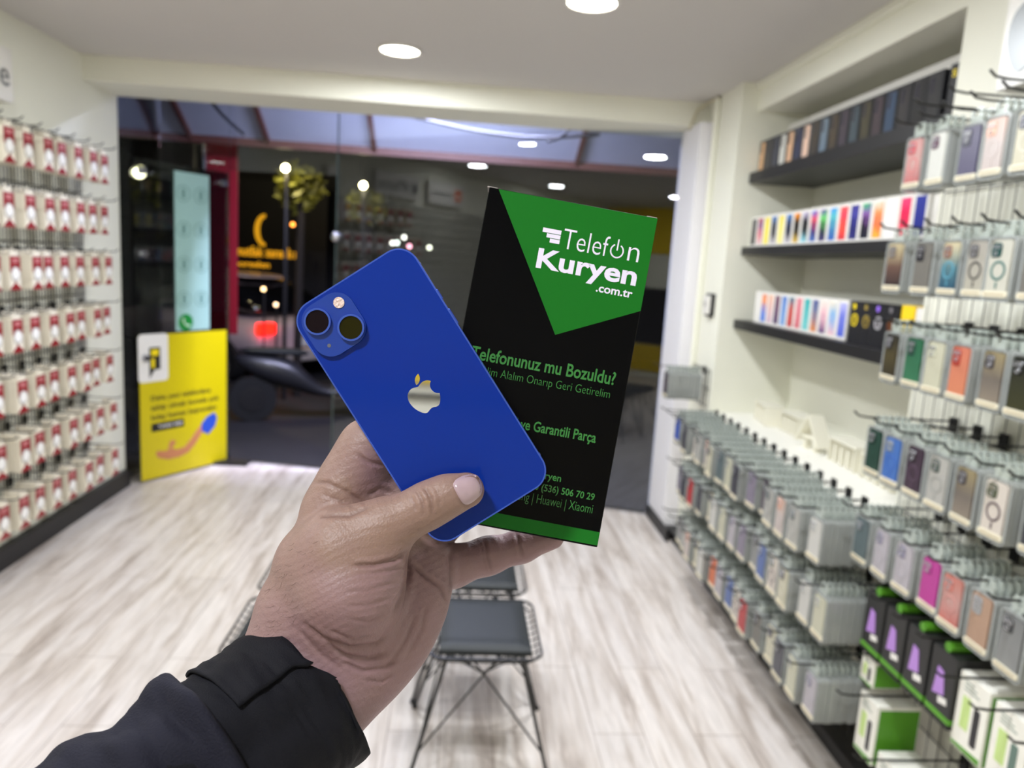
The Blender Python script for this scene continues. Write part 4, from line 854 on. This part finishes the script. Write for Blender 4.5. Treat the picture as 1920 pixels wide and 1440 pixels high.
FINGERS = [
    [(790, 1062, .432, 44), (848, 1062, .441, 38), (915, 1042, .4495, 33.5), (978, 1024, .4525, 29), (1034, 1006, .4525, 24)],
    [(770, 1010, .438, 44), (830, 985, .4535, 32), (920, 925, .4535, 30), (990, 885, .4530, 26)],
    [(745, 940, .436, 42), (800, 900, .4540, 32), (900, 830, .4540, 30), (985, 775, .4535, 26)]]
THENAR = [[(652, 1098, .3845, 96), (628, 1045, .384, 74)], [(652, 1098, .3845, 96), (640, 1150, .388, 84)], [(690, 1050, .385, 66), (660, 1100, .385, 90)], [(590, 1060, .392, 74), (640, 1030, .385, 66)]]
THUMB = [[(645, 1020, .384, 66), (715, 993, .3845, 55), (805, 946, .3845, 40.5), (838, 930, .3848, 36), (875, 919, .3853, 33)]]
HG = .0008
def build_hand():
    lo = P3(430, 760, .36).copy(); pts = [p for L in PALM + FINGERS + THENAR + THUMB for p, r in chain(L)]; rs = [r for L in PALM + FINGERS + THENAR + THUMB for p, r in chain(L)]
    lo = np.min([p - r for p, r in zip(pts, rs)], 0) - .012; hi = np.max([p + r for p, r in zip(pts, rs)], 0) + .012
    n = np.ceil((hi - lo) / HG).astype(int) + 1
    ax = [lo[i] + HG * np.arange(n[i], dtype=np.float64) for i in range(3)]
    def field(groups, k, base=None):
        F = np.full(n, .05, np.float32) if base is None else base
        for L in groups:
            c = chain(L)
            for (a, ra), (b, rb) in zip(c[:-1], c[1:]):
                m = max(ra, rb) + .016
                i0 = [max(0, int((min(a[q], b[q]) - m - lo[q]) / HG)) for q in range(3)]; i1 = [min(n[q], int((max(a[q], b[q]) + m - lo[q]) / HG) + 2) for q in range(3)]
                X = (ax[0][i0[0]:i1[0]] - a[0]).astype(np.float32)[:, None, None]; Y = (ax[1][i0[1]:i1[1]] - a[1]).astype(np.float32)[None, :, None]; Z = (ax[2][i0[2]:i1[2]] - a[2]).astype(np.float32)[None, None, :]
                ab = (b - a); q = float(ab @ ab); t = np.clip((X * ab[0] + Y * ab[1] + Z * ab[2]) / q, 0, 1)
                dd = np.sqrt((X - t * ab[0]) ** 2 + (Y - t * ab[1]) ** 2 + (Z - t * ab[2]) ** 2) - (ra + (rb - ra) * t)
                S = F[i0[0]:i1[0], i0[1]:i1[1], i0[2]:i1[2]]
                h_ = np.maximum(k - np.abs(S - dd), 0) / k
                F[i0[0]:i1[0], i0[1]:i1[1], i0[2]:i1[2]] = np.minimum(S, dd) - h_ * h_ * k * .25
        return F
    def smin(A, B, k):
        h_ = np.maximum(k - np.abs(A - B), 0) / k; return np.minimum(A, B) - h_ * h_ * k * .25
    F = field(PALM, .012); F = smin(F, field(FINGERS, .005), .005)
    T = field(THENAR, .010); T = smin(T, field(THUMB, .006), .009)
    F = smin(F, T, .0055); del T
    # surface nets
    s = F < 0
    acc = np.zeros((n[0] - 1, n[1] - 1, n[2] - 1, 3), np.float32); cnt = np.zeros(acc.shape[:3], np.float32)
    sh = acc.shape[:3]
    def sl(o): return tuple(slice(o[q], o[q] + sh[q]) for q in range(3))
    corners = [(i, j, k) for i in (0, 1) for j in (0, 1) for k in (0, 1)]
    tot = np.zeros(sh, np.int8)
    for c in corners: tot += s[sl(c)]
    cells = np.argwhere((tot > 0) & (tot < 8)); del tot
    vid = np.full(sh, -1, np.int32); vid[tuple(cells.T)] = np.arange(len(cells))
    pos = np.zeros((len(cells), 3)); num = np.zeros(len(cells))
    for c in corners:
        for q in range(3):
            if c[q]: continue
            d = list(c); d[q] = 1
            fa = F[tuple((cells + c).T)]; fb = F[tuple((cells + d).T)]; m = (fa < 0) != (fb < 0)
            t = np.where(m, fa / np.where(m, fa - fb, 1), 0); e = np.array(c, float)[None].repeat(len(cells), 0); e[:, q] += t
            pos[m] += e[m]; num[m] += 1
    V = lo + HG * (cells + pos / num[:, None])
    quads = []
    for q in range(3):
        a, b = [(1, 2), (2, 0), (0, 1)][q]
        i0 = [slice(0, n[0]), slice(0, n[1]), slice(0, n[2])]; i1 = list(i0); i0[q] = slice(0, n[q] - 1); i1[q] = slice(1, n[q])
        s0, s1 = s[tuple(i0)], s[tuple(i1)]; E = np.argwhere(s0 != s1); fl = s0[tuple(E.T)]
        ok = (E[:, a] > 0) & (E[:, b] > 0); E = E[ok]; fl = fl[ok]
        da = np.zeros(3, int); da[a] = 1; db = np.zeros(3, int); db[b] = 1
        v = [vid[tuple((E - x).T)] for x in (da + db, db, 0 * da, da)]
        Q = np.stack(v, 1); Q[~fl] = Q[~fl][:, ::-1]; quads.append(Q)
    Q = np.concatenate(quads); Q = Q[(Q >= 0).all(1)]
    # smoothing
    e = np.concatenate([Q[:, [0, 1]], Q[:, [1, 2]], Q[:, [2, 3]], Q[:, [3, 0]]]); e = np.concatenate([e, e[:, ::-1]])
    deg = np.bincount(e[:, 0], minlength=len(V)).astype(float)[:, None]
    def lap(X): return np.stack([np.bincount(e[:, 0], X[e[:, 1], q], len(V)) for q in range(X.shape[1])], 1) / deg
    def normals(V):
        fn = np.cross(V[Q[:, 2]] - V[Q[:, 0]], V[Q[:, 3]] - V[Q[:, 1]]); N = np.zeros_like(V)
        for k in range(4):
            for q in range(3): N[:, q] += np.bincount(Q[:, k], fn[:, q], len(V))
        return N / np.maximum(np.linalg.norm(N, axis=1), 1e-12)[:, None]
    for _ in range(6): V = V + .6 * (lap(V) - V); V = V - .5 * (lap(V) - V) * .9
    N = normals(V)
    px = np.stack([960 + FPX * V[:, 0] / -V[:, 2], 720 - FPX * V[:, 1] / -V[:, 2]], 1)
    face = np.clip(np.einsum('ij,ij->i', N, -V / np.linalg.norm(V, axis=1)[:, None]) * 2.5, 0, 1)
    def dist(poly):
        d = np.full(len(V), 1e9); tt = np.zeros(len(V)); L = len(poly) - 1
        for i in range(L):
            a = np.array(poly[i], float); b = np.array(poly[i + 1], float); ab = b - a
            t = np.clip(((px - a) @ ab) / (ab @ ab), 0, 1); dd = np.hypot(*(px - a - t[:, None] * ab).T); m = dd < d; d[m] = dd[m]; tt[m] = (i + t[m]) / L
        return d, tt
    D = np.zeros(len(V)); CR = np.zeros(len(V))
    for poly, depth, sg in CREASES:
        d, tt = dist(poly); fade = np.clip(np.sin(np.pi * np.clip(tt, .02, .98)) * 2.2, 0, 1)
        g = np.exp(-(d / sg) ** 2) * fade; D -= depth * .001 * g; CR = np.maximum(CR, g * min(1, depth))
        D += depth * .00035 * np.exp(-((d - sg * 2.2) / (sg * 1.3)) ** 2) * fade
    # fine skin lines, following the fold directions
    rng = np.random.default_rng(2)
    w1 = np.sin((px @ np.array([.35, .94])) * .42 + 3 * np.sin(px[:, 0] * .031) + 2 * np.sin(px[:, 1] * .023)); w2 = np.sin((px @ np.array([.9, -.42])) * .5 + 2.4 * np.sin(px[:, 1] * .041))
    D += (.00006 * w1 + .00004 * w2) * face
    V = V + N * (D * face)[:, None]
    # pigmentation: pinker palm side, tan back and thumb
    pink = 1 / (1 + np.exp(-((px[:, 0] - 655) * .55 + (px[:, 1] - 1040) * .75) / 55)); pk2 = np.exp(-(((px[:, 0] - 715) / 50) ** 2 + ((px[:, 1] - 880) / 55) ** 2)) * (V[:, 2] < -.398)
    pink = np.clip(pink * .9 + pk2, 0, 1)
    thumb_d, _ = dist([(640, 1010), (715, 990), (870, 920)]); pink *= np.clip((thumb_d - 35) / 40, .12, 1)
    return V, Q, pink, CR
CREASES = [
    ([(781, 918), (792, 938), (796, 968)], .55, 3.2), ([(795, 912), (808, 935), (812, 968)], .7, 3.4), ([(768, 926), (777, 944), (779, 958)], .35, 3.2), ([(816, 912), (824, 930), (826, 950)], .3, 3),
    ([(655, 1060), (700, 1060), (738, 1050), (768, 1030)], 1.1, 4), ([(690, 1075), (730, 1072), (762, 1058)], .35, 3.2),
    ([(595, 968), (622, 966), (655, 966), (700, 948)], .9, 4), ([(585, 905), (612, 905), (650, 922), (690, 948)], .6, 3.6), ([(600, 925), (640, 940), (672, 955)], .3, 3),
    ([(764, 1036), (766, 1075), (756, 1118), (738, 1155)], 1.3, 5), ([(768, 1052), (795, 1078), (826, 1100), (838, 1128)], 1.0, 4),
    ([(843, 1032), (846, 1068), (845, 1104)], 1.0, 4), ([(908, 1012), (914, 1042), (922, 1074)], .8, 3.4), ([(901, 1016), (907, 1044), (914, 1076)], .4, 3), ([(968, 1000), (974, 1024), (982, 1046)], .7, 3.2),
    ([(565, 1165), (605, 1196), (655, 1214), (705, 1208), (730, 1190)], .9, 4), ([(600, 1195), (645, 1228), (690, 1236), (730, 1222)], .8, 4), ([(640, 1240), (680, 1258), (722, 1252), (745, 1238)], .8, 4),
    ([(615, 1180), (660, 1200), (705, 1192)], .4, 3.4), ([(625, 1215), (665, 1240), (700, 1248)], .4, 3.4), ([(680, 1275), (715, 1278), (740, 1262)], .5, 3.6), ([(555, 1175), (600, 1225), (650, 1262)], .45, 4),
    ([(668, 850), (690, 866), (722, 872)], .8, 3.6), ([(690, 930), (712, 915), (738, 925)], .5, 3.6), ([(642, 1110), (690, 1108), (745, 1090)], .3, 3.6), ([(640, 1135), (690, 1136), (735, 1120)], .3, 3.6), ([(650, 1160), (690, 1165), (725, 1152)], .35, 3.6),
    ([(780, 1150), (760, 1200), (720, 1262)], .5, 4.5), ([(800, 1130), (790, 1180), (760, 1235)], .35, 4.5)]
NAIL = [(847, 908), (853, 899), (868, 891), (884, 888), (896, 891), (903, 903), (906, 918), (902, 929), (890, 940), (875, 949), (866, 944), (858, 930)]
CREASES.append((NAIL + NAIL[:1], .5, 3.0))
def skin_material():
    m = bpy.data.materials.new('skin'); m.use_nodes = True; nt = m.node_tree; b = nt.nodes['Principled BSDF']; L = nt.links
    a = nt.nodes.new('ShaderNodeAttribute'); a.attribute_name = 'pigment'; c = nt.nodes.new('ShaderNodeAttribute'); c.attribute_name = 'fold'
    tc = nt.nodes.new('ShaderNodeTexCoord'); n = nt.nodes.new('ShaderNodeTexNoise'); n.inputs['Scale'].default_value = 55; n.inputs['Detail'].default_value = 5; L.new(tc.outputs['Object'], n.inputs['Vector'])
    ad = nt.nodes.new('ShaderNodeMath'); ad.operation = 'MULTIPLY_ADD'; ad.inputs[1].default_value = .5; ad.inputs[2].default_value = -.25; L.new(n.outputs[0], ad.inputs[0])
    s_ = nt.nodes.new('ShaderNodeMath'); s_.use_clamp = True; L.new(ad.outputs[0], s_.inputs[0]); L.new(a.outputs['Fac'], s_.inputs[1])
    mx = nt.nodes.new('ShaderNodeMix'); mx.data_type = 'RGBA'; mx.inputs[6].default_value = (*lin((140, 112, 100)), 1); mx.inputs[7].default_value = (*lin((138, 108, 115)), 1); L.new(s_.outputs[0], mx.inputs[0])
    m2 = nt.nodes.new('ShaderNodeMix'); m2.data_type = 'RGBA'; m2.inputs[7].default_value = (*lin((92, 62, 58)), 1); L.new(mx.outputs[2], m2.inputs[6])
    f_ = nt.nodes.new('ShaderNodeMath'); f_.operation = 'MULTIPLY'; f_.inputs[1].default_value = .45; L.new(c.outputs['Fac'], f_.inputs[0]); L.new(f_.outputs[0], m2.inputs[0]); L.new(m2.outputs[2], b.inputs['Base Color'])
    b.inputs['Roughness'].default_value = .5; b.inputs['Subsurface Weight'].default_value = .08; b.inputs['Subsurface Radius'].default_value = (.006, .0025, .0015); b.inputs['Subsurface Scale'].default_value = .6
    v = nt.nodes.new('ShaderNodeTexVoronoi'); v.inputs['Scale'].default_value = 900; L.new(tc.outputs['Object'], v.inputs['Vector'])
    n3 = nt.nodes.new('ShaderNodeTexNoise'); n3.inputs['Scale'].default_value = 420; n3.inputs['Detail'].default_value = 3; L.new(tc.outputs['Object'], n3.inputs['Vector'])
    am = nt.nodes.new('ShaderNodeMath'); L.new(v.outputs['Distance'], am.inputs[0]); L.new(n3.outputs[0], am.inputs[1])
    bp = nt.nodes.new('ShaderNodeBump'); bp.inputs['Strength'].default_value = .22; bp.inputs['Distance'].default_value = .0006; L.new(am.outputs[0], bp.inputs['Height']); L.new(bp.outputs[0], b.inputs['Normal'])
    return m
HV, HQ, HPINK, HCR = build_hand()
HW = HV @ M3.T + CAM
me = bpy.data.meshes.new('person'); me.vertices.add(len(HW)); me.vertices.foreach_set('co', HW.ravel())
me.loops.add(HQ.size); me.loops.foreach_set('vertex_index', HQ.ravel()); me.polygons.add(len(HQ)); me.polygons.foreach_set('loop_start', np.arange(len(HQ)) * 4)
me.update(calc_edges=True); me.validate(); me.shade_smooth(); me.materials.append(skin_material())
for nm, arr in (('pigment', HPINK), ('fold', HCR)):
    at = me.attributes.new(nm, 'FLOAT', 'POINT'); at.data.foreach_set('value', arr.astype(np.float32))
person = link('person', me); tag(person, 'hand and forearm in a dark coat sleeve holding up a blue phone and a box', 'person')
# thumbnail
bvh = BVHTree.FromPolygons([tuple(v) for v in HV], [tuple(q) for q in HQ])
def on_hand(px, py):
    d = Vector(P3(px, py, 1.0)); hit = bvh.ray_cast(Vector((0, 0, 0)), d.normalized()); return hit[0], hit[1]
ncx, ncy = np.mean(NAIL, 0)
bm = bmesh.new(); rings_ = []
na = 36
def nail_r(a):
    # outline resampled by angle
    best = None
    for i in range(len(NAIL)):
        p = np.array(NAIL[i]) - (ncx, ncy); q = np.array(NAIL[(i + 1) % len(NAIL)]) - (ncx, ncy); u = np.array([math.cos(a), math.sin(a)])
        mtx = np.array([[u[0], p[0] - q[0]], [u[1], p[1] - q[1]]])
        if abs(np.linalg.det(mtx)) < 1e-9: continue
        t_, s_ = np.linalg.solve(mtx, p)
        if t_ > 0 and -1e-6 <= s_ <= 1 + 1e-6: best = t_
    return best or 20
NR = [nail_r(2 * PI * k / na) for k in range(na)]; NR = [(NR[k - 1] + 2 * NR[k] + NR[(k + 1) % na]) / 4 for k in range(na)]
c0 = None
for f_ in (0, .35, .7, .92, 1.0):
    row = []
    for k in range(na if f_ else 1):
        x = ncx + math.cos(2 * PI * k / na) * NR[k] * f_; y = ncy + math.sin(2 * PI * k / na) * NR[k] * f_
        p, nn = on_hand(x, y)
        if p is None: p = Vector(P3(x, y, .377))
        lift = .00075 if f_ < .9 else (.0006 if f_ < .99 else -.0004)
        row.append(bm.verts.new(Vector(M3 @ np.array(p * (1 - lift / p.length)) + CAM)))
    rings_.append(row)
for k in range(na): bm.faces.new((rings_[0][0], rings_[1][k], rings_[1][(k + 1) % na]))
for a in range(1, 4):
    for k in range(na): bm.faces.new((rings_[a][k], rings_[a + 1][k], rings_[a + 1][(k + 1) % na], rings_[a][(k + 1) % na]))
bmesh.ops.recalc_face_normals(bm, faces=bm.faces[:])
nl = obj('thumbnail', bm, mat('nail', (172, 148, 156), .28, coat=.2, var=.05, vscale=60), None, smooth=True); nl.parent = person; nl['label'] = 'pale pink thumbnail'
# coat sleeve
from mathutils import noise
COAT = mat('coat_cloth', (13, 13, 21), .75, spec=.2, bump=.25, bscale=1500, var=.12, vscale=30); COATR = mat('coat_ribbed', (25, 25, 37), .8, spec=.2, bump=.3, bscale=900, var=.1, vscale=40)
SLV = [(700, 1212, .416, 150), (642, 1262, .404, 150), (584, 1305, .392, 151), (540, 1333, .382, 153), (490, 1370, .371, 155), (420, 1420, .357, 156), (340, 1478, .343, 158), (240, 1555, .327, 164), (120, 1650, .31, 176)]
def slv(t):
    t = max(0, min(len(SLV) - 1.0001, t)); i = int(t); f_ = t - i; a = np.array(SLV[i], float); b = np.array(SLV[i + 1], float); c = a + (b - a) * f_
    return P3(c[0], c[1], c[2]), c[3] * c[2] / FPX
def sleeve_pt(t, th, extra=0.0):
    p, r = slv(t); p1, _ = slv(t + .05); p0, _ = slv(t - .05); T = p1 - p0; T /= np.linalg.norm(T)
    e1 = np.cross(T, [0, 0, 1.]); e1 /= np.linalg.norm(e1); e2 = np.cross(e1, T); e2 = e2 if e2[2] > 0 else -e2
    return p + (e1 * math.cos(th) + e2 * math.sin(th)) * (r + extra)
def tube_surface(name, t0, t1, nt, extra, m, parent, thick=.0014, th0=0, th1=2 * PI, nth=120, edge=None, rimfn=None):
    bm = bmesh.new(); closed = abs(th1 - th0 - 2 * PI) < 1e-6; G = []
    for i in range(nt + 1):
        row = []
        for k in range(nth if closed else nth + 1):
            th = th0 + (th1 - th0) * k / nth; s0 = rimfn(th) if rimfn else t0; t = s0 + (t1 - s0) * i / nt
            row.append(bm.verts.new(cam2world(sleeve_pt(t, th, extra(t, th)))))
        G.append(row)
    nn = nth if closed else nth
    for i in range(nt):
        for k in range(nn): bm.faces.new((G[i][k], G[i][(k + 1) % len(G[i])], G[i + 1][(k + 1) % len(G[i])], G[i + 1][k]))
    bmesh.ops.recalc_face_normals(bm, faces=bm.faces[:])
    o = obj(name, bm, m, None, smooth=True); o.parent = parent
    md = o.modifiers.new('thick', 'SOLIDIFY'); md.thickness = thick; md.offset = 0
    return o
def wr(t, th, a, f1=1.6, f2=1.3, seed=0): return a * noise.noise(Vector((t * f1 + seed, math.cos(th) * f2, math.sin(th) * f2 + seed)))
RIM = ((0, 3.0), (.5, 3.0), (.9, 2.93), (1.15, 2.3), (1.32, 1.95), (1.9, 1.9), (2.6, 1.7), (3.14, 1.9), (4.7, 2.6), (6.2832, 3.0))
def rim(th): return float(np.interp(th % (2 * PI), [a for a, _ in RIM], [b for _, b in RIM]))   # the cuff edge, cut at a slant with a folded corner
def cuffw(t, th): return wr(t, th, .0028, 1.2, 1.5, 3) + wr(t, th, .0012, 4, 3, 8) - .0022 * max(0, math.cos(th - 1.42)) ** 40
cuff = tube_surface('sleeve', 1, 6.2, 60, cuffw, COAT, person, rimfn=rim)
def fold(t, th):
    e = t - 5.05
    return .0035 + .0045 * math.exp(-((e - .35) / .4) ** 2) + wr(t, th, .006, 1.3, 1.4, 5) + wr(t, th, .0025, 3.5, 2.5, 9) - .006 * math.exp(-(e / .15) ** 2)
outer = tube_surface('outer_sleeve', 5.05, 8, 50, fold, COATR, person, thick=.002, rimfn=lambda th: 5.05 + .18 * math.sin(th + .5) + .1 * math.sin(2 * th + 2))
tab = tube_surface('cuff_tab', 1, 4.8, 24, lambda t, th: .0026 + cuffw(t, th), COAT, person, thick=.0016, th0=-.35, th1=.98, nth=26, rimfn=lambda th: rim(th) - .05)

rgh = random.Random(5); bm = bmesh.new()
for _ in range(90):
    x0 = rgh.uniform(468, 600); y0 = rgh.uniform(1010, 1205)
    if abs((x0 - 480) - (1205 - y0) * .33) > 62: continue
    p, nn = on_hand(x0, y0); a = rgh.uniform(-.5, .7) + 2.3; L_ = rgh.uniform(8, 20)
    q1, _n = on_hand(x0 + math.cos(a) * L_ * .5, y0 + math.sin(a) * L_ * .5); q2, _n = on_hand(x0 + math.cos(a + .3) * L_, y0 + math.sin(a + .3) * L_)
    if p is None or q1 is None or q2 is None: continue
    tube(bm, [cam2world(np.array(v * (1 - h_ / v.length))) for v, h_ in ((p, 0), (q1, .0005), (q2, .0007))], [.00006, .00005, .00003], 3, False)
hr = obj('arm_hair', bm, mat('hair', (70, 52, 44), .6)); hr.parent = person; hr['kind'] = 'stuff'; hr['label'] = 'sparse short dark hairs near the cuff'
